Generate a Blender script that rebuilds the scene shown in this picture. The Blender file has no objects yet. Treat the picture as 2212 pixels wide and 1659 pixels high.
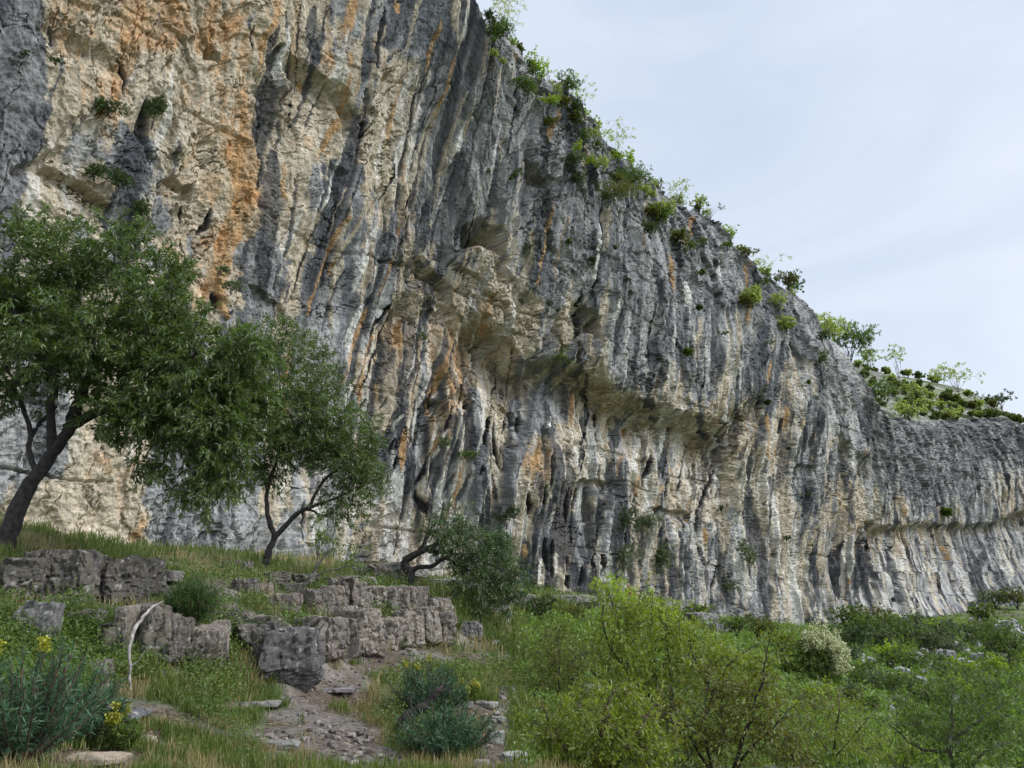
import bpy, math, random
import numpy as np
from mathutils import Vector
random.seed(7); RNG = np.random.default_rng(7)
scene = bpy.context.scene; COL = scene.collection
# ------------------------------------------------------------ camera model
# pictures are measured on a 2212 x 1659 grid; the same pinhole is the Blender camera
F = 1661.0; CX = 1106.0; CY = 829.5; PITCH = math.radians(15.8); EYE = 1.6
CP, SP = math.cos(PITCH), math.sin(PITCH)
def ray(x, y):
    x = np.asarray(x, float); y = np.asarray(y, float)
    xc = (x - CX) / F; yc = (CY - y) / F
    return xc, CP - SP * yc, SP + CP * yc
def at(x, y, Y):
    a, b, c = ray(x, y); k = Y / b
    return np.stack([a * k, b * k + 0 * k, c * k + EYE], -1)
def proj(X, Y, Z):
    z = Z - EYE
    d = np.maximum(CP * Y + SP * z, 0.05); v = -SP * Y + CP * z
    return CX + F * X / d, CY - F * v / d
# ------------------------------------------------------------ noise
def _h(ix, iy, seed):
    n = (ix.astype(np.int64) * 374761393 + iy.astype(np.int64) * 668265263 + seed * 974634721) & 0xffffffff
    n = ((n ^ (n >> 13)) * 1274126177) & 0xffffffff
    return ((n ^ (n >> 16)) & 0xffff) / 65535.0
def pn(x, y, seed=0):
    x = np.asarray(x, float); y = np.asarray(y, float)
    ix = np.floor(x); iy = np.floor(y); fx = x - ix; fy = y - iy
    def g(a, b):
        t = _h(ix + a, iy + b, seed) * 2 * math.pi
        return np.cos(t) * (fx - a) + np.sin(t) * (fy - b)
    u = fx * fx * fx * (fx * (fx * 6 - 15) + 10); v = fy * fy * fy * (fy * (fy * 6 - 15) + 10)
    return (g(0, 0) * (1 - u) + g(1, 0) * u) * (1 - v) + (g(0, 1) * (1 - u) + g(1, 1) * u) * v
def fbm(x, y, seed=0, o=4, gain=.5):
    r = 0; a = 1; t = 0
    for i in range(o):
        r = r + a * pn(x * 2 ** i, y * 2 ** i, seed + i * 17); t += a; a *= gain
    return r / t * 1.6
def worley(x, y, seed=0):
    """cell id hash (0..1), distance to border, and local offsets"""
    ix = np.floor(x); iy = np.floor(y)
    d1 = np.full(x.shape, 9.); d2 = np.full(x.shape, 9.); cid = np.zeros(x.shape); ox = np.zeros(x.shape); oy = np.zeros(x.shape)
    for a in (-1, 0, 1):
        for b in (-1, 0, 1):
            jx = ix + a; jy = iy + b
            dx = jx + _h(jx, jy, seed + 5) - x; dy = jy + _h(jx, jy, seed + 9) - y
            d = dx * dx + dy * dy; m = d < d1
            d2 = np.where(m, d1, np.minimum(d2, d))
            cid = np.where(m, _h(jx, jy, seed + 31), cid); ox = np.where(m, dx, ox); oy = np.where(m, dy, oy)
            d1 = np.where(m, d, d1)
    return cid, np.sqrt(d2) - np.sqrt(d1), ox, oy
def sst(a, b, x):
    t = np.clip((x - a) / (b - a), 0, 1); return t * t * (3 - 2 * t)
# ------------------------------------------------------------ object helpers
def tag(o, label=None, cat=None, group=None, kind=None):
    if label: o['label'] = label
    if cat: o['category'] = cat
    if group: o['group'] = group
    if kind: o['kind'] = kind
    return o
def empty(name, loc, label=None, cat=None, group=None):
    o = bpy.data.objects.new(name, None); COL.objects.link(o); o.location = loc; o.empty_display_size = .2
    return tag(o, label, cat, group)
def np_mesh(name, V, Fc, mat, parent=None, smooth=False, cols=None, tint=None, link=True):
    V = np.asarray(V, np.float32); Fc = np.asarray(Fc, np.int32); n = Fc.shape[1]
    me = bpy.data.meshes.new(name)
    me.vertices.add(len(V)); me.vertices.foreach_set('co', V.ravel())
    me.loops.add(Fc.size); me.loops.foreach_set('vertex_index', Fc.ravel())
    me.polygons.add(len(Fc)); me.polygons.foreach_set('loop_start', np.arange(0, Fc.size, n, dtype=np.int32))
    try: me.polygons.foreach_set('loop_total', np.full(len(Fc), n, np.int32))
    except Exception: pass
    me.polygons.foreach_set('use_smooth', np.full(len(Fc), smooth, bool))
    me.update(calc_edges=True)
    if cols is not None:
        a = me.color_attributes.new('Col', 'FLOAT_COLOR', 'POINT')
        c = np.ones((len(V), 4), np.float32); c[:, :3] = cols; a.data.foreach_set('color', c.ravel())
    if tint is not None:
        a = me.attributes.new('tint', 'FLOAT', 'POINT'); a.data.foreach_set('value', np.asarray(tint, np.float32))
    if mat: me.materials.append(mat)
    o = bpy.data.objects.new(name, me)
    if link: COL.objects.link(o)
    if parent: o.parent = parent
    return o
def grid_faces(nr, nc):
    i = np.arange(nr - 1)[:, None] * nc + np.arange(nc - 1)[None]
    return np.stack([i, i + 1, i + 1 + nc, i + nc], -1).reshape(-1, 4)
# ------------------------------------------------------------ materials
def new_mat(name):
    m = bpy.data.materials.new(name); m.use_nodes = True; nt = m.node_tree
    for n in list(nt.nodes): nt.nodes.remove(n)
    out = nt.nodes.new('ShaderNodeOutputMaterial'); return m, nt, out
def mat_rock(name, bump=.35, scale=9.0, zst=.35, rough=.93, grain=.35):
    m, nt, out = new_mat(name); N = nt.nodes.new; L = nt.links.new
    at_ = N('ShaderNodeAttribute'); at_.attribute_name = 'Col'
    tc = N('ShaderNodeTexCoord'); mp = N('ShaderNodeMapping'); mp.inputs['Scale'].default_value = (1, 1, zst)
    L(tc.outputs['Object'], mp.inputs[0])
    n1 = N('ShaderNodeTexNoise'); n1.inputs['Scale'].default_value = scale; n1.inputs['Detail'].default_value = 8; n1.inputs['Roughness'].default_value = .7
    L(mp.outputs[0], n1.inputs['Vector'])
    mr = N('ShaderNodeMapRange'); mr.inputs[1].default_value = .25; mr.inputs[2].default_value = .75
    mr.inputs[3].default_value = 1 - grain; mr.inputs[4].default_value = 1 + grain
    L(n1.outputs[0], mr.inputs[0])
    mx = N('ShaderNodeMix'); mx.data_type = 'RGBA'; mx.blend_type = 'MULTIPLY'; mx.inputs[0].default_value = 1
    L(at_.outputs['Color'], mx.inputs[6]); L(mr.outputs[0], mx.inputs[7])
    bp = N('ShaderNodeBump'); bp.inputs['Strength'].default_value = bump; bp.inputs['Distance'].default_value = .06
    L(n1.outputs[0], bp.inputs['Height'])
    b = N('ShaderNodeBsdfPrincipled'); b.inputs['Roughness'].default_value = rough; b.inputs['Specular IOR Level'].default_value = .25
    L(mx.outputs[2], b.inputs['Base Color']); L(bp.outputs[0], b.inputs['Normal']); L(b.outputs[0], out.inputs[0])
    return m
def mat_leaf(name, c1, c2, trans=.45, tcol=None, rough=.45, spec=.4):
    m, nt, out = new_mat(name); N = nt.nodes.new; L = nt.links.new
    a = N('ShaderNodeAttribute'); a.attribute_name = 'tint'
    cr = N('ShaderNodeValToRGB'); cr.color_ramp.elements[0].color = (*c1, 1); cr.color_ramp.elements[1].color = (*c2, 1)
    L(a.outputs['Fac'], cr.inputs[0])
    b = N('ShaderNodeBsdfPrincipled'); b.inputs['Roughness'].default_value = rough; b.inputs['Specular IOR Level'].default_value = spec
    L(cr.outputs[0], b.inputs['Base Color'])
    t = N('ShaderNodeBsdfTranslucent')
    mx = N('ShaderNodeMix'); mx.data_type = 'RGBA'; mx.blend_type = 'MULTIPLY'; mx.inputs[0].default_value = 1
    L(cr.outputs[0], mx.inputs[6]); mx.inputs[7].default_value = (*(tcol or (1.5, 1.7, .7)), 1)
    L(mx.outputs[2], t.inputs[0])
    ms = N('ShaderNodeMixShader'); ms.inputs[0].default_value = trans
    L(b.outputs[0], ms.inputs[1]); L(t.outputs[0], ms.inputs[2]); L(ms.outputs[0], out.inputs[0])
    return m
def mat_bark(name, c1, c2, scale=14):
    m, nt, out = new_mat(name); N = nt.nodes.new; L = nt.links.new
    tc = N('ShaderNodeTexCoord'); n1 = N('ShaderNodeTexNoise'); n1.inputs['Scale'].default_value = scale; n1.inputs['Detail'].default_value = 6
    L(tc.outputs['Object'], n1.inputs['Vector'])
    cr = N('ShaderNodeValToRGB'); cr.color_ramp.elements[0].color = (*c1, 1); cr.color_ramp.elements[0].position = .35
    cr.color_ramp.elements[1].color = (*c2, 1); cr.color_ramp.elements[1].position = .7
    L(n1.outputs[0], cr.inputs[0])
    bp = N('ShaderNodeBump'); bp.inputs['Strength'].default_value = .6; bp.inputs['Distance'].default_value = .02; L(n1.outputs[0], bp.inputs['Height'])
    b = N('ShaderNodeBsdfPrincipled'); b.inputs['Roughness'].default_value = .9
    L(cr.outputs[0], b.inputs['Base Color']); L(bp.outputs[0], b.inputs['Normal']); L(b.outputs[0], out.inputs[0])
    return m
# ============================================================ CLIFF
BASE = np.array([(-46, -8), (-38, 3), (-30, 13), (-24, 22), (-19.5, 30), (-15.5, 38), (-10, 48), (0, 58), (15, 73), (32.5, 91), (52, 110), (70, 127), (90, 143), (125, 165), (175, 190)], float)
def catmull(P, n):
    out = []
    Q = np.vstack([2 * P[0] - P[1], P, 2 * P[-1] - P[-2]])
    for i in range(1, len(Q) - 2):
        t = np.linspace(0, 1, n, endpoint=False)[:, None]
        p0, p1, p2, p3 = Q[i - 1], Q[i], Q[i + 1], Q[i + 2]
        out.append(.5 * ((2 * p1) + (-p0 + p2) * t + (2 * p0 - 5 * p1 + 4 * p2 - p3) * t ** 2 + (-p0 + 3 * p1 - 3 * p2 + p3) * t ** 3))
    return np.vstack(out)
BC = catmull(BASE, 60)
BS = np.concatenate([[0], np.cumsum(np.hypot(*np.diff(BC, axis=0).T))])
BT = np.gradient(BC, BS, axis=0); BT /= np.hypot(BT[:, 0], BT[:, 1])[:, None]
# smooth the tangents so overhanging rows never fold
kk = np.hanning(61); kk /= kk.sum()
BT = np.stack([np.convolve(np.pad(BT[:, i], 30, 'edge'), kk, 'valid') for i in (0, 1)], 1); BT /= np.hypot(BT[:, 0], BT[:, 1])[:, None]
BXB = CX + F * BC[:, 0] / np.maximum(BC[:, 1] * CP, .5)          # picture x of the foot
BXB = np.where(BC[:, 1] < 12, -900 - (12 - BC[:, 1]) * 60, BXB)
BXB = np.maximum.accumulate(BXB + np.arange(len(BXB)) * 1e-4)
def base_y(xb): return np.interp(xb, [-900, -16, 402, 746, 1106, 1461, 1722, 1922, 2058, 2193, 2400, 3200], [1150, 1160, 1200, 1235, 1262, 1320, 1352, 1345, 1328, 1305, 1290, 1290])
RIMX = [-4000, 700, 1000, 1028, 1040, 1062, 1110, 1130, 1200, 1260, 1330, 1400, 1480, 1535, 1560, 1600, 1640, 1700, 1736, 1741, 1790, 1830, 1840, 1870, 1895, 1925, 2000, 2100, 2180, 2212, 2600]
RIMY = [-600, -520, -120, 0, 52, 70, 90, 130, 190, 265, 340, 400, 452, 462, 530, 560, 590, 632, 648, 700, 738, 768, 835, 850, 885, 905, 912, 905, 903, 925, 980]
NC, NR = 1460, 820
xb = np.concatenate([np.linspace(-900, -440, 30, endpoint=False), np.linspace(-440, 2330, NC - 60), np.linspace(2334, 3100, 30)])
S = np.interp(xb, BXB, BS)
Bx = np.interp(S, BS, BC[:, 0]); By = np.interp(S, BS, BC[:, 1])
Tx = np.interp(S, BS, BT[:, 0]); Ty = np.interp(S, BS, BT[:, 1]); Nx, Ny = Ty, -Tx
ZB = np.clip((1292 - base_y(xb)) / F * np.clip(By, 8, None) * 1.02, -9, 5) + EYE
# overhang (m out of the foot line) against height above the foot, for control columns
HK = np.array([0, 5, 10, 15, 20, 25, 30, 36, 42], float)
OVX = [-900, 100, 450, 600, 700, 850, 1000, 1106, 1300, 1461, 1600, 1722, 1830, 1922, 2058, 2193, 3100]
OV = np.array([
    [0, 0, 0, 0, 0, 0, 0, .5, 1], [0, 0, .1, .3, .6, 1, 1.6, 2.6, 4], [0, .1, .3, .6, 1.2, 1.8, 2.6, 3.8, 5],
    [0, .3, .7, 1.2, 2.0, 2.9, 4.2, 5.6, 7.5], [0, .4, .9, 1.4, 2.2, 3.2, 4.8, 7.0, 9.5], [0, .6, 1.4, 2.2, 3.0, 4.2, 6.0, 8.4, 10.],
    [0, .9, 2.2, 3.4, 4.6, 5.8, 7.2, 8.2, 7.5], [0, 1.0, 2.6, 4.2, 5.4, 6.4, 7.2, 6.8, 4.5], [0, .5, 1.8, 3.6, 5.2, 6.0, 6.2, 5.0, 3],
    [0, .2, 1.2, 2.8, 4.4, 5.4, 5.6, 4.4, 2], [0, 0, .8, 2.2, 3.6, 4.6, 5.0, 4.2, 2], [0, -.4, .4, 1.6, 3.0, 3.8, 4.2, 4, 2],
    [0, -.9, -.2, .8, 1.8, 2.4, 2.4, 1.5, 0], [0, -1.4, -1.2, -.4, .4, .6, .2, -1, -2], [0, -1.8, -2.2, -1.6, -.8, -.6, -1, -2, -3],
    [0, -2, -2.6, -2.6, -1.8, -1.4, -2, -3, -4], [0, -2, -2.6, -2.6, -1.8, -1.4, -2, -3, -4]])
def overhang(xbv, h):
    ci = np.clip(np.interp(xbv, OVX, np.arange(len(OVX))), 0, len(OVX) - 1.001); c0 = ci.astype(int); cf = ci - c0
    hi = np.clip(np.interp(h, HK, np.arange(9)), 0, 7.999); h0 = hi.astype(int); hf = hi - h0
    cf = cf * cf * (3 - 2 * cf)
    return (OV[c0, h0] * (1 - hf) + OV[c0, h0 + 1] * hf) * (1 - cf) + (OV[c0 + 1, h0] * (1 - hf) + OV[c0 + 1, h0 + 1] * hf) * cf
# height of every column from the skyline
H = np.full(xb.shape, 30.)
lo = np.full(xb.shape, 12.); hi_ = np.full(xb.shape, 46.)
for _ in range(40):
    mid = (lo + hi_) / 2; o = overhang(xb, mid)
    px, py = proj(Bx + Nx * o, By + Ny * o, ZB + mid)
    above = py < np.interp(px, RIMX, RIMY)
    hi_ = np.where(above, mid, hi_); lo = np.where(above, lo, mid)
H = (lo + hi_) / 2
H = np.convolve(np.pad(H, 2, 'edge'), np.ones(5) / 5, 'valid')
_rk = np.clip(S / 60, .6, 1.6)
H = H + (fbm(S / 4, S * 0, 14, 3) * .9 + (_h(np.floor(S / 1.7 + fbm(S, S * 0, 15, 2)), np.floor(S * 0), 5) - .5) * 1.1 + fbm(S / .6, S * 0, 16, 2) * .35) * _rk - .2
t = np.linspace(0, 1, NR)[:, None]
Z0 = (ZB - 4)[None] + t * (H + 4)[None]
Hh = np.maximum(Z0 - ZB[None], 0)
XB = np.broadcast_to(xb[None], Z0.shape); SS = np.broadcast_to(S[None], Z0.shape)
O = overhang(XB, Hh)
# foot flare outside
def place(O): return Bx[None] + Nx[None] * O, By[None] + Ny[None] * O
X, Y = place(O); PX, PY = proj(X, Y, Z0)
# -------- lips: (polyline, depth m, px over which the roof runs back, px where recess ends, residual)
LIPS = [
    ([(600, 100), (628, 118), (660, 146), (690, 170), (715, 176), (745, 222), (770, 240)], 1.1, 34, 120, .2),
    ([(990, 640), (1010, 658), (1040, 690), (1083, 705), (1110, 732), (1138, 762), (1176, 757), (1217, 765), (1262, 785), (1321, 823), (1357, 837), (1384, 862), (1425, 868), (1460, 876), (1490, 890), (1535, 903), (1560, 908), (1600, 905)], 2.3, 60, 210, .25),
    ([(1550, 915), (1570, 895), (1592, 872), (1635, 842), (1655, 832)], 1.0, 40, 100, .1),
    ([(795, 720), (810, 690), (835, 655), (865, 628), (900, 622), (950, 628), (985, 668), (1010, 700), (1035, 720)], .95, 45, 200, .1),
    ([(990, 492), (1005, 486), (1022, 481), (1050, 486), (1066, 505), (1082, 535)], 2.6, 46, 66, 0),
    ([(1218, 1038), (1223, 1038), (1260, 1037), (1305, 1033), (1335, 1040), (1362, 1049)], .9, 6, 70, .3),
    ([(1400, 1093), (1440, 1096), (1470, 1100), (1496, 1104)], .9, 7, 50, .2),
    ([(0, 372), (60, 346), (125, 318), (150, 322)], 0.7, 16, 50, .1),
    ([(70, 352), (115, 356), (180, 396), (225, 436), (260, 470)], .9, 14, 90, .1),
    ([(60, 0), (110, 30), (180, 70), (240, 108), (268, 122), (285, 170)], 0.8, 40, 90, .1),
    ([(330, 395), (365, 372), (395, 400), (420, 398)], .9, 12, 40, 0),
    ([(1840, 1105), (1900, 1135), (1990, 1125), (2080, 1130), (2140, 1125), (2250, 1080)], 1.3, 16, 90, .4),
    ([(1780, 905), (1800, 930), (1830, 960), (1860, 985), (1910, 995)], 1.2, 30, 120, .3),
    ([(1100, 865), (1125, 872), (1150, 880)], .8, 10, 40, 0),
    ([(950, 848), (985, 832), (1015, 855)], .9, 22, 60, 0),
    ([(905, 875), (915, 862), (935, 868), (945, 880)], .9, 14, 40, 0),
    ([(1230, 640), (1250, 655), (1285, 672), (1300, 690)], 1.2, 22, 60, 0),
    ([(1150, 205), (1165, 202), (1180, 215), (1190, 228)], 1.4, 26, 45, 0),
    ([(1125, 360), (1150, 395), (1170, 412)], 1.0, 16, 40, 0),
    ([(860, 590), (900, 560), (945, 590), (975, 600)], .8, 20, 60, 0),
    ([(1050, 560), (1090, 590), (1130, 640), (1160, 655)], .6, 18, 60, .3),
    ([(1700, 745), (1730, 770), (1760, 790)], .8, 10, 40, 0),
    ([(1700, 1008), (1730, 1002), (1760, 1006)], .7, 6, 30, 0),
    ([(1580, 1172), (1600, 1164), (1615, 1168)], .5, 4, 40, 0),
    ([(540, 610), (580, 640), (620, 668)], .5, 5, 70, .2),
    ([(690, 350), (720, 372), (745, 378)], .4, 10, 40, 0),
    ([(810, 170), (830, 175), (842, 172)], .7, 12, 25, 0),
    ([(775, 235), (790, 240), (800, 262)], .6, 10, 25, 0),
    ([(430, 120), (440, 105), (455, 112), (468, 125)], .7, 8, 25, 0)]
def carve():
    REC = np.zeros(X.shape)      # how much one stands under a lip (for the olive brown tint)
    Oc = O.copy()
    wpx = fbm(SS * .9, Z0 * .9, 3, 3); wpy = fbm(SS * .9, Z0 * .9, 8, 4); wbig = fbm(SS / 3.2, Z0 / 5, 12, 4)
    for pts, dep, run, end, res in LIPS:
        if dep < 1.0: dep *= .7
        lx = [p[0] for p in pts]; ly = [p[1] for p in pts]
        x0, x1 = lx[0], lx[-1]; k = 45 if x1 - x0 > 120 else 8
        m = (PX > x0 - 5) & (PX < x1 + 5) & (PY > min(ly) - 30) & (PY < max(ly) + end + 10)
        px = PX[m] + wpx[m] * 8; py = PY[m] + wpy[m] * 9 + wbig[m] * (16 if dep > 1.5 else 5)
        d = py - np.interp(px, lx, ly)
        w = sst(x0, x0 + k, px) * (1 - sst(x1 - k, x1, px))
        c = sst(0, run, d) ** .7 * (res + (1 - res) * (1 - sst(run, end, d))) * (1 - sst(end, end + 60, d) * (0 if res == 0 else 1))
        if res == 0: c = sst(0, run, d) ** .7 * (1 - sst(max(run, end * .7), end, d))
        Oc[m] -= dep * w * c * (d > 0)
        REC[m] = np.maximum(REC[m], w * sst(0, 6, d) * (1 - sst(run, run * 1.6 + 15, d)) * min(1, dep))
    return Oc, REC
Oc, REC = carve()
# spread the rows evenly along the true profile so that roofs get as many rows as walls
arc = np.concatenate([np.zeros((1, NC)), np.cumsum(np.hypot(np.diff(Z0, axis=0), np.diff(Oc, axis=0) * .9), 0)])
w5 = np.hanning(41); w5 /= w5.sum(); tt = np.linspace(0, 1, NR); Zn = np.empty_like(Z0)
for c in range(NC): Zn[:, c] = np.interp(tt * arc[-1, c], arc[:, c], Z0[:, c])
Z0 = np.apply_along_axis(lambda v: np.convolve(np.pad(v, 20, 'edge'), w5, 'valid'), 1, Zn)
Hh = np.maximum(Z0 - ZB[None], 0); O = overhang(XB, Hh); X, Y = place(O); PX, PY = proj(X, Y, Z0)
O, REC = carve()
wpx = fbm(SS * .9, Z0 * .9, 3, 3); wpy = fbm(SS * .9, Z0 * .9, 8, 4)
arc = np.concatenate([np.zeros((1, NC)), np.cumsum(np.hypot(np.diff(Z0, axis=0), np.diff(O, axis=0) * .9), 0)]) + Z0[:1]
ex = arc - Z0; ex = np.apply_along_axis(lambda v: np.convolve(np.pad(v, 20, 'edge'), w5, 'valid'), 1, ex); ZC = Z0 + ex
X, Y = place(O); PX, PY = proj(X, Y, Z0)
# -------- control fields read off the picture: x, y, grey, orange, bright, blocky, flute
CF = np.array([
    (20, 60, .85, .1, .55, .3, .3), (40, 250, .9, .05, .5, .3, .3), (20, 430, .8, .1, .6, .4, .1), (150, 60, .1, .6, .45, .4, .1), (300, 60, .05, .65, .5, .4, .1), (430, 50, .1, .75, .45, .4, .1),
    (130, 200, .35, .3, .75, .4, .2), (220, 200, .1, .7, .65, .4, .1), (330, 190, .15, .3, .85, .4, .1), (440, 230, .05, .5, .7, .4, .1), (140, 300, .45, .15, .8, .5, .1), (270, 340, .9, .0, .55, .5, .1),
    (350, 300, .3, .1, .9, .4, .1), (430, 330, .1, .4, .85, .4, .1), (60, 430, .25, .15, .85, .5, .1), (180, 420, .3, .4, .75, .4, .1), (250, 480, .7, .1, .6, .4, .1), (340, 450, .5, .3, .75, .4, .1),
    (430, 430, .05, .35, .9, .4, .1), (500, 300, .05, .85, .6, .3, .2), (500, 450, .05, .9, .55, .3, .2), (480, 560, .1, .9, .5, .3, .3), (400, 540, .3, .4, .7, .3, .3), (560, 560, .85, .05, .5, .1, .3),
    (590, 60, .2, .5, .6, .3, .3), (650, 250, .08, .25, .85, .4, .1), (650, 330, .15, .3, .85, .4, .2), (625, 520, .1, .3, .85, .1, .3), (700, 60, .3, .5, .6, .3, .3), (760, 80, .4, .5, .6, .2, .5),
    (720, 420, .85, .1, .55, .1, .7), (690, 560, .8, .1, .5, .1, .8), (800, 330, .2, .3, .8, .3, .4), (830, 430, .3, .3, .8, .2, .6), (800, 600, .5, .2, .85, .2, .9), (880, 60, .75, .1, .5, .2, .6),
    (930, 120, .9, .05, .5, .2, .6), (870, 240, .35, .2, .8, .3, .5), (920, 250, .5, .1, .7, .3, .6), (1010, 130, .85, .1, .5, .2, .6), (1000, 350, .45, .25, .8, .3, .7), (960, 480, .7, .1, .65, .2, .8),
    (900, 620, .55, .25, .5, .8, .3), (850, 560, .55, .2, .55, .7, .4), (940, 660, .25, .4, .5, .8, .2), (1100, 250, .8, .05, .85, .6, .4), (1130, 160, .85, .05, .8, .7, .3), (1090, 400, .65, .2, .7, .4, .6),
    (1180, 350, .9, .05, .6, .8, .3), (1250, 380, .9, .02, .6, .9, .1), (1190, 480, .85, .05, .6, .6, .3), (1300, 480, .95, 0, .75, .7, .2), (1040, 560, .3, .35, .7, .5, .3), (1100, 560, .45, .25, .8, .4, .4),
    (1060, 620, .2, .2, .9, .9, .1), (1120, 680, .1, .2, .95, 1, .1), (1180, 600, .9, 0, .6, .5, .3), (1250, 560, .9, 0, .6, .5, .4), (1230, 680, .3, .2, .85, .8, .2), (1310, 650, .85, .05, .65, .4, .5),
    (1400, 560, .9, .02, .75, .6, .4), (1400, 700, .85, .05, .65, .3, .6), (1350, 780, .8, .1, .6, .4, .5), (1460, 620, .9, .02, .65, .9, .2), (1500, 540, .9, .02, .7, 1, .1), (1560, 600, .95, 0, .7, .9, .3),
    (1640, 640, .9, .03, .7, .8, .3), (1700, 670, .8, .1, .7, .5, .5), (1500, 740, .65, .15, .7, .3, .7), (1580, 740, .7, .15, .65, .2, .7), (1560, 830, .5, .3, .65, .4, .5), (1450, 830, .35, .3, .75, .7, .3),
    (720, 750, .75, .05, .75, .1, .9), (700, 850, .5, .1, .95, .1, .9), (800, 800, .2, .75, .7, .2, .8), (840, 850, .3, .4, .85, .2, .8), (880, 760, .15, .7, .75, .2, .7), (920, 900, .35, .6, .75, .2, 1), (800, 960, .5, .5, .7, .2, .9),
    (980, 780, .2, .75, .65, .4, .6), (1040, 760, .1, .4, .85, .9, .2), (1080, 830, .15, .4, .85, .8, .3), (1120, 840, .3, .5, .65, .4, .5), (1000, 920, .3, .4, .9, .2, 1), (950, 1030, .6, .2, .7, .1, .9), (870, 1050, .4, .5, .8, .1, .9),
    (1240, 830, .2, .35, .35, .9, .1), (1300, 850, .2, .65, .4, .9, .1), (1200, 830, .6, .05, .5, .2, .6), (1150, 900, .6, .1, .8, .1, .8), (1160, 980, .1, .85, .8, .1, .5), (1260, 940, .12, .35, 1., .3, .4), (1260, 1000, .25, .05, 1.05, .2, .5),
    (1400, 910, .25, .3, .7, 1, .3), (1500, 950, .15, .55, .4, .8, .2), (1560, 930, .15, .6, .45, .7, .2), (1350, 1000, .15, .15, 1., .2, .6), (1420, 1010, .4, .4, .8, .2, 1), (1100, 1080, .2, .3, .95, .2, .8), (1130, 1180, .3, .35, 1., .1, .8),
    (1250, 1100, .35, .45, .9, .2, 1), (1330, 1110, .45, .1, .9, .4, .6), (1240, 1180, .25, .35, 1., .3, .8), (1340, 1200, .35, .15, .95, .4, .7), (1430, 1150, .35, .2, .9, .4, .8), (1500, 1030, .1, .2, .95, .5, .4), (1580, 1050, .12, .15, 1., .3, .4),
    (1560, 1200, .45, .1, .9, .4, .6), (1450, 1270, .5, .1, .85, .3, .5), (1680, 960, .2, .5, .9, .2, .6), (1690, 1080, .08, .1, 1., .2, .2), (1690, 1220, .15, .1, 1., .3, .5), (1690, 1310, .4, .1, 1., .2, .9), (1620, 1280, .8, 0, .7, .4, .5),
    (1740, 1060, .9, 0, .55, .5, .3), (1640, 830, .8, .1, .55, .1, .6), (1700, 740, .75, .2, .6, .4, .5), (1710, 830, .35, .5, .8, .3, .6), (1780, 760, .9, 0, .75, .5, .3), (1800, 850, .9, 0, .7, .9, .2), (1850, 880, .9, 0, .8, .7, .2),
    (1760, 960, .6, .3, .75, .2, .8), (1850, 1000, .85, .05, .65, .5, .5), (1830, 1080, .3, .55, .7, .6, .6), (1900, 960, .95, 0, .65, 1, .1), (2000, 980, .95, 0, .65, 1, .1), (2100, 960, .95, 0, .62, 1, .1), (2200, 960, .95, 0, .6, 1, .1),
    (2000, 1060, .95, 0, .55, .9, .2), (1780, 1150, .45, .35, .85, .3, 1), (1860, 1150, .3, .6, .75, .6, .8), (1950, 1140, .4, .5, .75, .5, .8), (2050, 1150, .45, .4, .8, .4, .8), (2180, 1060, .35, .35, .8, .4, .8), (2120, 1190, .9, 0, .6, .4, .5),
    (1780, 1250, .5, .2, .9, .2, 1), (1900, 1220, .35, .3, 1.0, .3, 1), (2000, 1210, .35, .25, 1.05, .4, .9), (1900, 1300, .55, .15, 1.05, .1, 1), (2020, 1280, .55, .1, 1.05, .1, 1), (2180, 1200, .5, .1, 1, .1, .9), (2200, 1270, .8, 0, .8, .2, .6),
    (60, 980, .7, .05, .75, .4, .2), (150, 1080, .25, .3, .85, .5, .1), (200, 950, .3, .35, .8, .4, .1), (250, 1140, .25, .45, .75, .7, .1), (400, 1120, .9, 0, .75, .6, .2), (500, 1180, .9, 0, .7, .6, .3), (600, 1150, .85, 0, .8, .4, .4),
    (660, 1120, .15, .05, 1.15, .1, .4), (620, 1080, .4, .2, 1., .2, .5), (700, 1180, .7, .05, .9, .2, .8), (560, 800, .8, .05, .6, .1, .4), (620, 700, .6, .2, .7, .1, .4), (300, 700, .4, .3, .7, .3, .2), (840, 1150, .15, .3, .95, .7, .5), (950, 1200, .2, .25, 1., .2, .8),
    (1060, 1150, .7, .05, .8, .1, .8), (100, -150, .3, .5, .6, .4, .2), (600, -150, .3, .4, .7, .3, .3), (900, -120, .7, .1, .6, .3, .5)], float)
gx = np.linspace(-200, 2450, 107); gy = np.linspace(-250, 1450, 69)
GX, GY = np.meshgrid(gx, gy)
D2 = (GX[..., None] - CF[:, 0]) ** 2 + ((GY[..., None] - CF[:, 1]) * .8) ** 2 + 250.
W = 1 / D2 ** 2.2; W /= W.sum(-1, keepdims=True)
FG = np.einsum('abk,kc->abc', W, CF[:, 2:])
def field(px, py):
    a = np.clip((px - gx[0]) / (gx[1] - gx[0]), 0, len(gx) - 1.001); b = np.clip((py - gy[0]) / (gy[1] - gy[0]), 0, len(gy) - 1.001)
    ia = a.astype(int); ib = b.astype(int); fa = (a - ia)[..., None]; fb = (b - ib)[..., None]
    return (FG[ib, ia] * (1 - fa) + FG[ib, ia + 1] * fa) * (1 - fb) + (FG[ib + 1, ia] * (1 - fa) + FG[ib + 1, ia + 1] * fa) * fb
FD = field(PX + wpx * 30, PY + wpy * 30)
fg, fo, fb_, fk, ff = [FD[..., i] for i in range(5)]
ff = np.maximum(ff, .62 * sst(540, 680, PX) * (1 - .75 * sst(.65, .95, fk))); fk = fk * (1 - .35 * ff)
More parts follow.
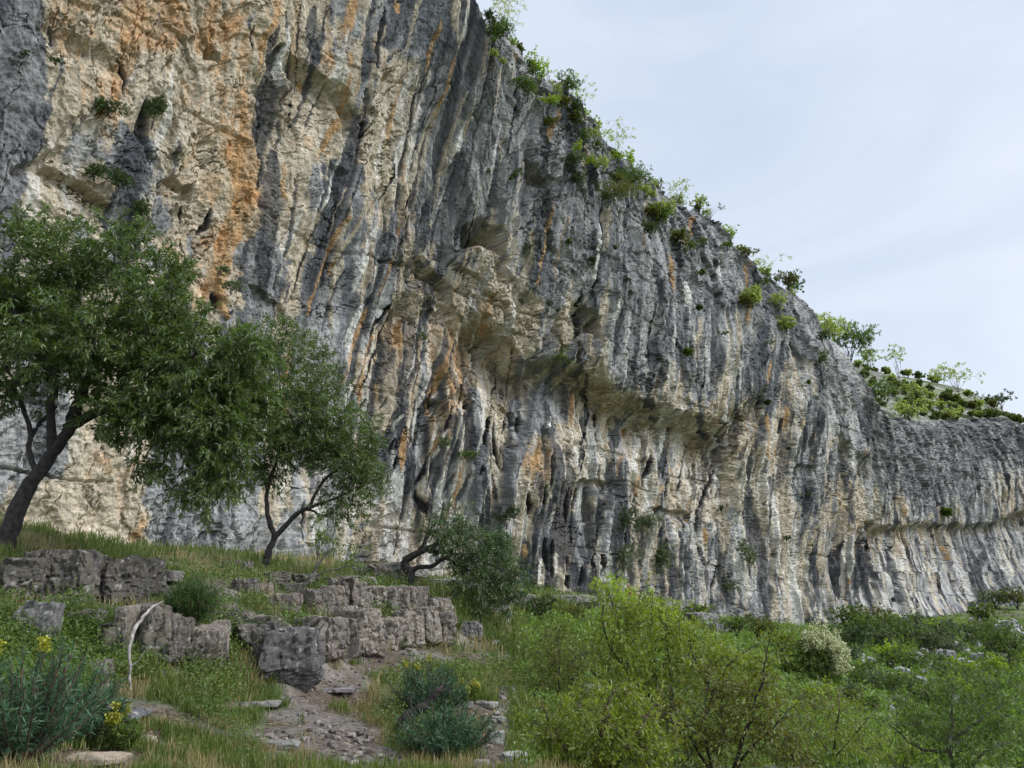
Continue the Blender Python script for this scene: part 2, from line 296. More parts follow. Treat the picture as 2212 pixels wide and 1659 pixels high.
# -------- relief
DIST = np.hypot(X, Y); near = np.clip(DIST / 50, .5, 2.4)     # detail grows a little with distance so it stays resolvable
warp = fbm(SS / 5, ZC / 14, 21, 3) * 1.5 + fbm(SS / 1.3, ZC / 7, 22, 3) * .28
us = SS + warp
rel = fbm(SS / 11, ZC / 14, 30, 3) * .9
fl1 = 1 - np.abs(pn(us / 2.3, ZC / 26, 31)) * 2.2; fl2 = 1 - np.abs(pn(us / .95, ZC / 13, 32)) * 2.2; fl3 = fbm(us / .42, ZC / 7, 33, 3)
pan = sst(-.25, .25, fbm(SS / 5.5, ZC / 10, 35, 3)); fl4 = fbm(us / 1.3, ZC / 24, 34, 3)
rel += ff * (.35 + .8 * pan) * (fl1 * .6 + fl2 * .5 + fl3 * .18 * near + fl4 * .8)
brk = sst(-.35, .35, fbm(SS / 6, ZC / 7, 38, 3) + (fk - .45) * 1.3)          # where the face is broken rather than washed smooth
jx = fbm(SS / 1.7, ZC / 1.9, 45, 4) * .9; jz = fbm(SS / 1.9, ZC / 1.5, 46, 4) * .9
c1, e1, ox1, oy1 = worley(SS / 3.6 + jx * .35, ZC / 5.2 + jz * .3, 40)
c2, e2, ox2, oy2 = worley(SS / 1.35 + jx * .5, ZC / 2.1 + jz * .4, 41)
c3, e3, ox3, oy3 = worley(SS / .5 / near ** .5 + jx, ZC / .7 / near ** .5 + jz, 42)
def soft(c, e, w): return (c - .5) * sst(0, w, e)
rel += fk * (soft(c1, e1, .08) * 1.1 + (ox1 * (c2 * 0 + .35) * np.sign(c1 - .45) + oy1 * (c1 - .5)) * .9)
rel += brk * (.2 + fk) * (soft(c2, e2, .1) * .55 + (ox2 * (c2 - .5) * 1.2 + oy2 * (c2 - .25)) * .5)
rel += brk * (.25 + .75 * fk) * (soft(c3, e3, .1) * .14 * near ** .5 + (ox3 * (c3 - .5) + oy3 * (c3 - .3)) * .16)
rdg = 1 - 2 * np.abs(fbm(SS / 2.2 + ZC * .12, ZC / 3.0 - SS * .15, 55, 4, .55)); rdg2 = 1 - 2 * np.abs(fbm(SS / .8 + ZC * .3, ZC / .9 - SS * .3, 56, 4, .65))
rel += (rdg - .6) * .3 * (1 - .85 * ff) + (rdg2 - .6) * .15 * near ** .3 * (1 - .75 * ff) + fbm(SS / 1.1, ZC / 1.5, 50, 5, .62) * .26 * (1 - .75 * ff) + fbm(us / .25 / near, ZC / (.45 + 1.6 * 1) / near, 52, 4, .7) * .09 * near * (.3 + .7 * ff) + fbm(SS / .3 / near, ZC / .4 / near, 53, 3, .7) * .07 * near * (1 - ff)
# thin cracks: dark joints that wander across the face
ck1 = np.abs(fbm(SS / 3 + ZC / 9, ZC / 2.4 - SS / 8, 57, 5, .6)); ck2 = np.abs(fbm(SS / 1.6, ZC / 5, 58, 5, .6)); ckm = sst(-.05, .3, fbm(SS / 5, ZC / 5, 59, 3))
crack = np.maximum((1 - sst(.006, .026, ck1)) * ckm, (1 - sst(.005, .026, ck2)) * (1 - ckm) * (.3 + .7 * fk))
rel -= crack * .22
# bedding planes: thin horizontal steps that come and go
bed = (Z0 + SS * .03 + fbm(SS / 9, Z0 / 3, 60, 2) * .9)
bs = np.mod(bed / 2.7, 1); rel += .35 * (sst(0, .1, bs) - 1) * sst(.05, .35, fbm(SS / 16, Z0 / 5, 61, 2)) * (.4 + fk)
# -------- traced strokes (points, width px, kind, groove depth in m: + into the rock)
K, D_, G_, C_, W_, O_ = range(6)  # K black: algae streaks, and the shade inside slits and hollows painted as colour
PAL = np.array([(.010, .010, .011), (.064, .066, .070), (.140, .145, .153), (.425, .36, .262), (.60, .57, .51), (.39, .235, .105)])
ST = [
    ([(672, 18), (660, 80), (672, 140)], 32, D_, .1), ([(596, 105), (582, 180), (572, 290), (560, 340)], 52, D_, .9), ([(590, 330), (580, 400), (570, 480), (560, 640)], 48, D_, -.3), ([(551, 410), (560, 345)], 8, K, .5),
    ([(548, 165), (562, 80), (575, 50)], 16, O_, 0), ([(520, 230), (520, 300), (510, 370), (498, 470)], 24, O_, 0), ([(730, 90), (745, 40), (755, -20)], 36, O_, 0), ([(748, 115), (738, 150)], 16, O_, 0), ([(628, 180), (635, 212)], 16, O_, 0),
    ([(805, -20), (790, 60), (782, 115), (768, 180)], 28, D_, .3), ([(826, 15), (815, 70), (802, 125), (790, 165)], 8, K, .5), ([(752, 255), (740, 320), (725, 380), (712, 440)], 30, D_, -.5), ([(775, 200), (766, 290), (748, 370), (725, 440), (708, 520), (700, 620)], 15, D_, .3),
    ([(768, 262), (766, 308)], 8, K, .9), ([(890, 240), (872, 330), (850, 410), (838, 470), (812, 560), (790, 660)], 17, D_, .3), ([(940, -10), (925, 100), (910, 200)], 60, G_, -.2), ([(968, 0), (962, 110), (955, 190)], 12, C_, -.2),
    ([(1012, -10), (1000, 130), (970, 220), (955, 320), (940, 385), (930, 440), (900, 520)], 24, D_, .2), ([(988, -10), (985, 120)], 16, D_, 0), ([(985, 250), (968, 330), (950, 400), (938, 470)], 8, C_, -.3), ([(935, 285), (908, 365), (882, 430), (866, 480)], 34, C_, .3), ([(850, 5), (855, 50)], 10, O_, 0),
    ([(700, 400), (690, 480), (680, 580), (675, 680)], 22, D_, 0), ([(740, 430), (725, 520), (718, 620), (712, 720)], 10, C_, -.2), ([(760, 450), (745, 560), (738, 660), (725, 760)], 12, G_, 0), ([(800, 470), (780, 560), (765, 660)], 10, C_, -.1), ([(655, 420), (645, 560), (640, 660)], 16, C_, 0),
    ([(820, 440), (800, 540), (775, 640), (762, 720)], 9, D_, .2), ([(790, 640), (778, 712), (764, 755), (750, 822), (742, 850)], 20, D_, .3), ([(770, 660), (752, 730), (735, 820)], 12, W_, -.3), ([(832, 664), (800, 712), (792, 772)], 9, K, 1.0),
    ([(816, 726), (811, 780), (799, 850), (796, 900), (790, 950), (782, 1060)], 19, D_, .3), ([(816, 720), (810, 760)], 7, K, .8), ([(871, 700), (860, 740), (865, 772), (849, 835)], 11, D_, .2), ([(901, 712), (893, 770), (884, 808)], 9, D_, .2),
    ([(953, 700), (952, 755), (931, 822), (903, 890), (885, 930), (876, 985), (868, 1067), (860, 1180)], 24, D_, .3), ([(980, 740), (963, 780), (942, 835), (931, 890)], 10, D_, .2), ([(850, 700), (845, 745)], 22, O_, 0), ([(975, 720), (970, 760)], 9, O_, 0), ([(775, 800), (772, 870)], 16, O_, 0),
    ([(885, 845), (870, 885)], 12, O_, 0), ([(950, 810), (960, 890)], 10, O_, -.2), ([(982, 990), (975, 1110)], 13, O_, 0), ([(862, 930), (854, 1020)], 14, O_, 0), ([(925, 950), (918, 990)], 10, O_, 0), ([(840, 780), (828, 850), (822, 940)], 26, C_, -.2), ([(960, 760), (930, 850)], 10, O_, 0),
    ([(953, 882), (942, 917), (936, 955)], 9, K, 1.2), ([(934, 955), (925, 1020), (920, 1070)], 22, D_, .3), ([(1002, 860), (996, 915), (985, 955)], 8, K, 1.), ([(1012, 868), (1005, 905)], 8, D_, .3), ([(1010, 800), (990, 850), (978, 880)], 5, K, .7), ([(1051, 903), (1040, 945), (1038, 990)], 16, K, 1.6),
    ([(1065, 915), (1062, 970), (1078, 1010)], 13, K, 1.6), ([(1124, 888), (1114, 935)], 12, K, 1.6), ([(1097, 893), (1105, 930), (1096, 990), (1085, 1015)], 10, D_, .4), ([(1163, 828), (1133, 930), (1105, 1000), (1080, 1068), (1062, 1115)], 30, G_, -1.0), ([(1122, 770), (1118, 822)], 22, G_, -.5),
    ([(893, 1062), (898, 1085), (908, 1118)], 11, K, .8), ([(912, 1080), (918, 1112)], 7, K, .5), ([(1176, 985), (1180, 1067)], 9, K, 1.), ([(1172, 876), (1190, 985), (1198, 1095)], 26, D_, -.3), ([(1028, 970), (1020, 1030), (1012, 1110)], 32, G_, -.4), ([(1180, 1080), (1172, 1160), (1178, 1230)], 24, D_, .1), ([(1164, 1050), (1164, 1092)], 11, K, 1.),
    ([(1223, 1055), (1221, 1137)], 8, K, 1.), ([(1134, 1065), (1138, 1110)], 15, K, 1.6), ([(1174, 1164), (1177, 1228)], 12, K, 1.2), ([(1190, 1164), (1185, 1250)], 9, K, 1.), ([(1220, 1197), (1218, 1232)], 10, K, 1.2), ([(1216, 1240), (1220, 1272)], 10, K, 1.2), ([(1245, 1225), (1243, 1262)], 9, K, 1.2),
    ([(1268, 1200), (1264, 1228)], 10, K, 1.2), ([(1291, 1200), (1293, 1255)], 12, K, 1.2), ([(1269, 1055), (1266, 1130)], 10, D_, .2), ([(1330, 895), (1316, 987), (1310, 1068), (1284, 1120), (1277, 1190)], 19, D_, -.2), ([(1284, 895), (1279, 987)], 5, K, .6), ([(1386, 985), (1381, 1048)], 10, K, 1.2),
    ([(1360, 1160), (1355, 1230), (1352, 1290)], 8, D_, .2), ([(1438, 950), (1432, 1014), (1427, 1060)], 5, K, .6), ([(1474, 987), (1457, 1068)], 6, K, .6), ([(1540, 1014), (1520, 1068), (1507, 1100)], 8, K, .7), ([(1502, 1108), (1499, 1178)], 7, K, .8), ([(1502, 1178), (1515, 1232), (1523, 1275)], 12, D_, .2),
    ([(1424, 1160), (1427, 1200)], 8, K, 1.), ([(1618, 975), (1621, 1096), (1627, 1178), (1643, 1290), (1650, 1340)], 28, D_, .2), ([(1651, 992), (1660, 1055), (1651, 1123)], 10, D_, 0), ([(1540, 1123), (1542, 1190), (1553, 1260), (1565, 1330)], 16, D_, .1), ([(1684, 837), (1670, 877), (1643, 932), (1627, 987)], 20, D_, .3),
    ([(1690, 755), (1682, 786), (1676, 850)], 15, D_, .4), ([(1744, 864), (1728, 932), (1714, 987), (1706, 1068)], 12, D_, .2), ([(1695, 880), (1692, 935)], 9, O_, 0), ([(1343, 925), (1343, 945)], 13, O_, .4), ([(1515, 1140), (1515, 1178)], 9, O_, 0), ([(1728, 1040), (1735, 1115)], 30, D_, -.3),
    ([(1452, 1216), (1457, 1250)], 10, K, 1.2), ([(1752, 1160), (1754, 1230), (1762, 1325)], 15, D_, .1), ([(1788, 1200), (1792, 1260), (1800, 1320)], 9, D_, .2), ([(1657, 786), (1655, 840)], 6, O_, 0), ([(1690, 1040), (1686, 1130), (1700, 1330)], 26, C_, 0), ([(1560, 960), (1575, 1060)], 18, C_, 0),
    ([(1640, 700), (1630, 780), (1620, 850)], 24, G_, -.2), ([(1590, 660), (1585, 740), (1575, 800)], 14, C_, 0), ([(1500, 720), (1495, 800)], 10, C_, 0), ([(1470, 640), (1468, 760), (1440, 850)], 12, G_, 0), ([(664, 1060), (660, 1140), (655, 1225)], 20, W_, -.5), ([(640, 1080), (636, 1180)], 7, K, .7),
    ([(305, 220), (300, 290), (312, 350)], 22, D_, .8), ([(255, 130), (262, 180), (254, 210)], 15, K, 1.6), ([(370, 312), (375, 350), (368, 378)], 17, D_, 0), ([(375, 400), (385, 440), (392, 480)], 7, K, .7), ([(455, 455), (445, 490), (428, 500)], 16, K, 1.2), ([(385, 520), (395, 560), (402, 620)], 12, D_, .4),
    ([(100, 60), (105, 110)], 14, D_, .2), ([(340, 30), (345, 80)], 12, D_, 0), ([(470, 600), (475, 660), (480, 690)], 20, O_, -.5), ([(462, 625), (466, 680)], 8, K, .8), ([(535, 60), (530, 110)], 8, K, .5), ([(260, 330), (270, 400), (290, 440)], 50, D_, .1), ([(440, 100), (452, 118)], 10, O_, .4),
    ([(2000, 1175), (2005, 1200)], 8, K, 1.2), ([(2140, 1155), (2142, 1185)], 12, K, 1.5), ([(2120, 1180), (2100, 1240), (2120, 1290)], 26, D_, 0), ([(1865, 1130), (1862, 1190)], 6, K, .6), ([(1920, 1260), (1916, 1310)], 7, K, 1.), ([(1960, 1265), (1972, 1315)], 8, K, 1.2), ([(2010, 1255), (2032, 1300)], 8, K, 1.2), ([(1880, 1230), (1884, 1310)], 8, D_, .4),
    ([(2070, 1270), (2085, 1305)], 9, K, 1.2), ([(1840, 1210), (1846, 1330)], 10, D_, .4), ([(1930, 1210), (1936, 1260)], 6, D_, .3), ([(2045, 1250), (2062, 1300)], 9, D_, .3)]
rng = np.random.default_rng(11)
# extra thin slits and streaks where the flutes are strong
for i in range(210):
    x = rng.uniform(560, 1900); y = rng.uniform(60, 1000)
    if y < np.interp(x, RIMX, RIMY) + 60: continue
    f = field(np.array([x]), np.array([y]))[0]; l = rng.uniform(60, 220) * (.6 if x > 1400 else 1); lean = .34 * np.clip((1500 - x) / 700, 0, 1) * (1 if x > 640 else .3)
    kd = rng.choice([D_, D_, C_, W_, O_, K, C_] if f[0] > .5 else [D_, D_, D_, O_, W_, K]); w = rng.uniform(4, 15) * (.4 if kd == K else 1)
    ST.append(([(x + lean * l / 2, y - l / 2), (x + rng.uniform(-4, 4), y), (x - lean * l / 2, y + l / 2)], w, int(kd), .12 if kd == D_ else -.08))
for i in range(260):
    x = rng.uniform(740, 2190); y = rng.uniform(860, 1290)
    f = field(np.array([x]), np.array([y]))[0]
    if y > base_y(x) - 25 or rng.random() > f[4] ** 2: continue
    l = rng.uniform(18, 70) * (.6 if x > 1750 else 1); lean = .3 * (1106 + 300 - x) / 1000 if x < 1400 else (-.25 if y > 1180 and x > 1800 else .08)
    w = rng.uniform(3, 8); kd = rng.choice([K, K, K, D_, D_, W_, O_, C_])
    ST.append(([(x + lean * l, y - l / 2), (x + rng.uniform(-3, 3), y), (x - lean * l, y + l / 2)], w, int(kd), {K: 1.2, D_: .25}.get(int(kd), -.15)))
# -------- albedo
tone = fbm(us / 2.6, ZC / 30, 70, 4) + .9 * fbm(us / .95, ZC / 24, 71, 2)
tone2 = fbm(us / .6, ZC / 14, 72, 3) + .7 * fbm(us / .22 / near, ZC / 7, 73, 2)
gmask = sst(-.07, .07, (fg - .5 + .09 * sst(600, 760, PX)) * 1.12 + (.45 + .7 * pan) * (tone * .9 + tone2 * .45 + .3 * fbm(SS / .9, ZC / 1.3, 86, 5, .7) * (1 - ff)) * (.35 + .65 * ff) * (1.25 - np.abs(fg - .5)) + wpy * .12)
patch = fbm(us / 1.1, ZC / 6.5, 75, 4) + .4 * fbm(us / .4, ZC / 4, 74, 2)
omask = .85 * sst(.0, .35, (fo - .50) * .95 + patch * .8 + tone2 * .2) * (.35 + .65 * fo)
cream = PAL[C_][None, None] * (1 + .28 * fbm(SS / 1.1, ZC / 1.4, 76, 4)[..., None])
cream = cream + (PAL[W_] - PAL[C_]) * sst(.05, .5, fbm(us / .9, ZC / 12, 77, 3) + (fb_ - .85) * 1.2)[..., None] * .85
cream = cream * (1 - omask[..., None]) + PAL[O_] * (1 + .35 * fbm(SS / .7, ZC / 1.6, 78, 3)[..., None]) * omask[..., None]
gt = sst(-.45, .5, fbm(us / .9, ZC / 16, 79, 4) + (fb_ - .65) * 1.5)
grey = PAL[D_] * (1 - gt[..., None]) * 1.2 + np.array((.30, .295, .28)) * gt[..., None]
grey = grey * (1 + .25 * fbm(SS / .8, ZC / 1.1, 80, 4)[..., None])
COLR = cream * (1 - gmask[..., None]) + grey * gmask[..., None]
fine = fbm(SS / .3 / near + ZC * .8, ZC / .5 / near, 83, 4, .7); stripe = fbm(us / .38 / near ** .7, ZC / 6, 84, 3, .7)
COLR = COLR * np.clip(1 + (.32 - .2 * ff) * fine + (.12 + .6 * ff) * stripe, .3, 1.9)[..., None]
orr = sst(.1, .35, fbm(SS / 1.2, ZC / 1.6, 85, 5, .65) + (fo - .5) * .6)[..., None] * .5 * (1 - gmask[..., None]); COLR = COLR * (1 - orr) + COLR * np.array((1.12, .80, .52)) * orr
lo_w = np.clip(ff * 1.3, 0, 1) * (.35 + .65 * sst(500, 950, PY)) * sst(600, 800, PX)
drip = fbm(us / .75 / near ** .5, ZC / 11, 88, 3) + .35 * fbm(SS / .4, ZC / 2, 89, 2)
dk = (.88 * sst(.10, .2, drip) * lo_w)[..., None]; wh = (.6 * sst(.14, .28, -drip) * lo_w)[..., None]
COLR = COLR * (1 - dk) + np.array((.042, .044, .05)) * (1 + .5 * fine[..., None]) * dk; COLR = COLR * (1 - wh) + PAL[W_] * (1 + .2 * fine[..., None]) * wh
COLR = COLR * (1 - .45 * crack[..., None])
# fresh broken faces are paler, hollows under lips tinted olive brown
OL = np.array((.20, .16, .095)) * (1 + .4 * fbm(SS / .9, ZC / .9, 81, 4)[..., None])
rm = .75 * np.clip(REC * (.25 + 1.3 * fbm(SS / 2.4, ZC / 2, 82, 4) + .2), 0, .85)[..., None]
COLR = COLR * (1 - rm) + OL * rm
wx = PX + fbm(SS / 1.1, ZC / 2.6, 90, 3) * 9 * np.clip(40 / DIST, .35, 1) + pn(SS / .3, ZC / 1.2, 91) * 3; wy = PY + wpy * 8
wob = fbm(SS / .7, ZC / 1.8, 92, 4, .6)
for pts, w, kd, dep in ST:
    pad = w * 1.6 + 8; xs_ = [p[0] for p in pts]; ys_ = [p[1] for p in pts]
    c0, c1_ = np.searchsorted(xb, [min(xs_) - 420, max(xs_) + 60])
    wxs, wys = wx[:, c0:c1_], wy[:, c0:c1_]
    mr, mc = np.nonzero((wxs > min(xs_) - pad) & (wxs < max(xs_) + pad) & (wys > min(ys_) - pad) & (wys < max(ys_) + pad))
    if not len(mr): continue
    mc = mc + c0; x = wx[mr, mc]; y = wy[mr, mc]; best = np.full(len(x), 1e9); bw = np.full(len(x), 1.)
    for i in range(len(pts) - 1):
        (xa, ya), (xc_, yc_) = pts[i], pts[i + 1]; dx, dy = xc_ - xa, yc_ - ya
        q = np.clip(((x - xa) * dx + (y - ya) * dy) / (dx * dx + dy * dy), 0, 1); d = np.hypot(x - xa - q * dx, y - ya - q * dy)
        u = (i + q) / (len(pts) - 1); ww = w * .5 * (.12 + .88 * np.sin(math.pi * np.clip(u * .94 + .03, 0, 1)) ** .7) * np.clip(1 + (.8 if w < 12 else .3) * wob[mr, mc], .4, 1.7)
        m = d / ww < best / bw; best = np.where(m, d, best); bw = np.where(m, ww, bw)
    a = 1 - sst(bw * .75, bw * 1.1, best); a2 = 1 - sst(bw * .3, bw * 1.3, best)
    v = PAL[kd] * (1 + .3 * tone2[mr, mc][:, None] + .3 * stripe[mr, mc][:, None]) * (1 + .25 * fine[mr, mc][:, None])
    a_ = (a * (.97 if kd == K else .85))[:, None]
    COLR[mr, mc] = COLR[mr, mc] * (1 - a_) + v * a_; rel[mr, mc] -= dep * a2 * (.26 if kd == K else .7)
spk = _h(np.arange(NR)[:, None] + 0 * XB.astype(np.int64), np.arange(NC)[None] + 0 * XB.astype(np.int64), 3)
COLR = np.clip(COLR * .88 * (1 + .34 * (spk - .5) + .22 * fbm(SS / .16 / near, ZC / .3 / near, 87, 2, .8))[..., None], .008, .8)
# fade relief at foot, step rim back a touch
On = O + rel * sst(0, .03, t) + 0
topk = sst(.93, 1, t); On -= topk ** 2 * 1.2
X, Y = place(On)
for _ in range(3):      # raise or lower the upper face until the crest stands where it should
    px, py = proj(X[-1], Y[-1], Z0[-1]); dz = (py - np.interp(px, RIMX, RIMY)) * np.hypot(X[-1], Y[-1]) / F * .8
    dz = np.clip(dz, -3, 4) * (px > 900); dz = np.convolve(np.pad(dz, 10, 'edge'), np.ones(21) / 21, 'valid'); Z0 = Z0 + dz[None] * sst(.5, 1, t)
# moss/plants tint on ledges of the rim
CLIFF_PX, CLIFF_PY, CLIFF_X, CLIFF_Y, CLIFF_Z = PX, PY, X, Y, Z0
# plateau behind the rim
NB = 120
bb = np.linspace(0, 1, NB + 1)[1:, None] ** 1.25 * 60
HILX = [-4000, 700, 1000, 1050, 1600, 1738, 1745, 1800, 1850, 1900, 1960, 2020, 2100, 2150, 2190, 2230, 2600]
HILY = [-700, -460, -70, 110, 670, 745, 705, 735, 762, 792, 800, 815, 850, 873, 905, 935, 1100]
bX = X[-1][None] - Nx[None] * bb; bY = Y[-1][None] - Ny[None] * bb
zl = np.full(bX.shape, 5.); zh = np.full(bX.shape, 110.)
for _ in range(26):
    mz = (zl + zh) / 2; px, py = proj(bX, bY, mz)
    ab = py < np.interp(px, HILX, HILY); zh = np.where(ab, mz, zh); zl = np.where(ab, zl, mz)
sl = np.interp(xb, [1700, 1800, 1900, 2400], [.15, .3, .62, .62])[None]
bs_ = np.arange(NB)[:, None] * 0 + SS[:1]
nz = fbm(bs_ / 5, bb / 5, 95, 5)
bZ = np.minimum(Z0[-1][None] + sl * bb + nz * .9 * np.clip(bb / 3, 0, 1), zl + fbm(bs_ / 3, bb / 3, 98, 4) * .5) - np.clip(bb - 38, 0, None) * .3
gcol = np.array((.085, .115, .035)); rcol = np.array((.26, .25, .225))
hm = sst(-.1, .1, fbm(bs_ / .9, bb / 2.2, 96, 6, .75))[..., None]
hcol = gcol * hm * (1 + .9 * fbm(bs_ * 1.3, bb * .8, 97, 5, .7)[..., None]) + rcol * (1 - hm)
VX = np.concatenate([np.stack([X, Y, Z0], -1).reshape(-1, 3), np.stack([bX, bY, bZ], -1).reshape(-1, 3)])
M_CLIFF = mat_rock('cliff_limestone', .9, 6.5, .45, grain=.42)
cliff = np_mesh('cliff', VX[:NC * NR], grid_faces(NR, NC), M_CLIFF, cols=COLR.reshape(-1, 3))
tag(cliff, 'long overhanging limestone cliff streaked grey, cream and orange', None, None, 'structure')
hv = np.concatenate([np.stack([X[-1], Y[-1], Z0[-1]], -1), VX[NC * NR:]])
hc = np.concatenate([COLR[-1], hcol.reshape(-1, 3)])
hill = np_mesh('hill', hv, grid_faces(NB + 1, NC), mat_rock('hill_turf', .4, 3, 1, grain=.35), cols=hc)
tag(hill, 'rocky grassy hillside rising behind the cliff edge', None, None, 'structure')

_cp = np.stack([CLIFF_PX[::2, ::2].ravel(), CLIFF_PY[::2, ::2].ravel()]); _cv = np.stack([X[::2, ::2].ravel(), Y[::2, ::2].ravel(), Z0[::2, ::2].ravel()], -1)
_cpx2, _cpy2 = proj(_cv[:, 0], _cv[:, 1], _cv[:, 2])
def on_cliff(x, y):
    """the nearest-to-camera cliff point at a picture position"""
    d = (_cpx2 - x) ** 2 + (_cpy2 - y) ** 2
    c = np.argpartition(d, 8)[:8]; c = c[np.argmin(np.hypot(_cv[c, 0], _cv[c, 1]))]
    return _cv[c]
_hpx, _hpy = proj(hv[:, 0], hv[:, 1], hv[:, 2])
def on_hill(x, y):
    d = (_hpx - x) ** 2 + (_hpy - y) ** 2
    return hv[int(np.argmin(d))]
# ============================================================ GROUND
def cliff_depth(x):
    """forward distance of the cliff foot seen at picture column x"""
    return np.interp(x, BXB, BC[:, 1])
GP = [  # x, y, forward distance of ground points
    (-400, 1659, 4.2), (0, 1659, 4.6), (400, 1659, 5.6), (750, 1659, 6.6), (1000, 1659, 6.8), (1150, 1659, 7.6), (-400, 1500, 5.2), (50, 1560, 5.6),
    (400, 1570, 7.0), (700, 1560, 8.0), (560, 1500, 8.4), (700, 1500, 9.2), (800, 1450, 12.0), (1000, 1430, 14.0), (1090, 1428, 14.6), (900, 1500, 10.5), (1040, 1500, 10.2), (1050, 1580, 8.4),
    (-300, 1480, 6.6), (0, 1470, 6.9), (200, 1470, 7.7), (400, 1465, 8.2), (560, 1460, 8.8), (680, 1458, 9.6), (700, 1425, 12.2), (850, 1398, 13.6), (960, 1388, 14.6), (1060, 1378, 16.2), (1150, 1372, 19),
    (-300, 1370, 7.0), (0, 1380, 7.3), (200, 1345, 8.15), (400, 1342, 8.65), (560, 1356, 9.2), (680, 1350, 10.1), (700, 1336, 12.6), (850, 1331, 14.0), (960, 1334, 15.0),
    (-300, 1290, 7.8), (0, 1300, 8.1), (100, 1295, 9.0), (300, 1295, 9.7), (450, 1310, 9.9), (550, 1305, 10.6), (700, 1322, 13.3), (850, 1318, 14.8), (960, 1325, 15.6), (1060, 1335, 17.5),
    (-300, 1170, 8.4), (0, 1182, 9.4), (100, 1180, 9.9), (200, 1194, 10.6), (300, 1222, 10.9), (420, 1255, 11.2), (550, 1262, 12.2), (650, 1262, 13.6), (800, 1262, 15.2), (960, 1284, 16.0), (1050, 1290, 18.5),
    (300, 1200, 17), (575, 1229, 15.4), (760, 1238, 18), (880, 1274, 16.6), (1000, 1262, 22), (1100, 1290, 26), (1200, 1300, 34),
    (1200, 1420, 17), (1150, 1500, 12), (1300, 1350, 30), (1280, 1500, 15), (1500, 1375, 44), (1500, 1480, 22), (1700, 1385, 66), (1700, 1480, 30), (1400, 1659, 10), (1250, 1659, 8.6),
    (1700, 1659, 16), (2000, 1659, 22), (2212, 1659, 28), (2600, 1659, 40), (2000, 1500, 40), (1900, 1420, 58), (2212, 1400, 80), (2212, 1330, 118), (2060, 1350, 100), (2600, 1420, 90), (2500, 1310, 160), (-700, 1500, 4.5), (-700, 1250, 7)]
for x in list(range(-600, 2400, 110)):
    Yc = float(cliff_depth(x)); GP.append((x, float(base_y(x)), Yc)); 
GPa = np.array(GP); _p = at(GPa[:, 0], GPa[:, 1], GPa[:, 2])
GPa = np.column_stack([_p[:, 0] / _p[:, 1], np.log(_p[:, 1]), (_p[:, 2] - EYE) / _p[:, 1]])
US = 1.5
def _phi(a, b): return np.sqrt(((a[:, None, 0] - b[None, :, 0]) * US) ** 2 + (a[:, None, 1] - b[None, :, 1]) ** 2 + 1e-4)
_A = _phi(GPa, GPa) + np.eye(len(GPa)) * -.01
_n = len(GPa); _M = np.zeros((_n + 1, _n + 1)); _M[:_n, :_n] = _A; _M[:_n, _n] = 1; _M[_n, :_n] = 1
_wt = np.linalg.solve(_M, np.append(GPa[:, 2], 0))
def macro(X, Y):
    X = np.asarray(X, float); Y = np.asarray(Y, float); sh = X.shape; X = X.ravel(); Y = np.maximum(Y.ravel(), 1.5)
    q = np.column_stack([np.clip(X / Y, -1.4, 1.4), np.log(Y)]); out = np.empty(len(q))
    for i in range(0, len(q), 40000): out[i:i + 40000] = _phi(q[i:i + 40000], GPa) @ _wt[:_n] + _wt[_n]
    return (out * Y + EYE).reshape(sh)
# regular lookup in (X/Y, log Y)
UG = np.linspace(-1.4, 1.4, 420); VG = np.linspace(math.log(2.), math.log(330), 520)
_U, _V = np.meshgrid(UG, VG); _YY = np.exp(_V); _XX = _U * _YY
_Z = macro(_XX, _YY)
_px, _py = proj(_XX, _YY, _Z)
def bare_fn(px, py, X, Y):
    """0 = grown over, 1 = bare path, rock slab or earth"""
    b = np.zeros(np.shape(px))
    for (x, y, rx, ry, w) in [(740, 1590, 75, 60, 1.1), (700, 1510, 95, 26, 1.1), (660, 1540, 120, 20, .7), (900, 1428, 190, 15, 1.2), (800, 1640, 60, 30, 1.), (745, 1478, 55, 26, 1.1), (810, 1448, 70, 14, 1.1), (200, 1640, 120, 30, 1.), (225, 1545, 95, 14, 1.1), (500, 1530, 60, 12, .9),
                              (600, 1600, 60, 30, .5), (250, 1590, 100, 30, .6), (1075, 1590, 40, 60, 1.1), (1030, 1540, 50, 30, .8), (1100, 1510, 60, 22, .8), (850, 1250, 110, 12, .8), (330, 1290, 110, 16, .5), (430, 1285, 90, 25, .5), (610, 1270, 40, 10, .5),
                              (1720, 1600, 60, 90, .45), (1150, 1340, 90, 12, .6), (2100, 1328, 130, 4, 1.2), (1500, 1340, 120, 7, .5)]:
        b = np.maximum(b, w * np.exp(-(((px - x) / rx) ** 2 + ((py - y) / ry) ** 2)))
    return b + fbm(X * .9, Y * .9, 110, 4) * .5
def detail(X, Y, bare):
    D = np.hypot(X, Y); k = np.clip(D / 12, .5, 3)
    return (fbm(X / 2.5, Y / 2.5, 100, 4) * .10 + fbm(X * 2.2, Y * 2.2, 101, 4) * .05) * k ** .7
_bare = bare_fn(_px, _py, _XX, _YY)
_Zf = _Z + detail(_XX, _YY, _bare)
def ground(X, Y):
    X = np.asarray(X, float); Y = np.asarray(Y, float)
    a = np.clip((X / np.maximum(Y, 1.5) + 1.4) / 2.8 * 419, 0, 418.999); b = np.clip((np.log(np.maximum(Y, 2)) - VG[0]) / (VG[-1] - VG[0]) * 519, 0, 518.999)
    ia = a.astype(int); ib = b.astype(int); fa = a - ia; fb = b - ib
    return (_Zf[ib, ia] * (1 - fa) + _Zf[ib, ia + 1] * fa) * (1 - fb) + (_Zf[ib + 1, ia] * (1 - fa) + _Zf[ib + 1, ia + 1] * fa) * fb
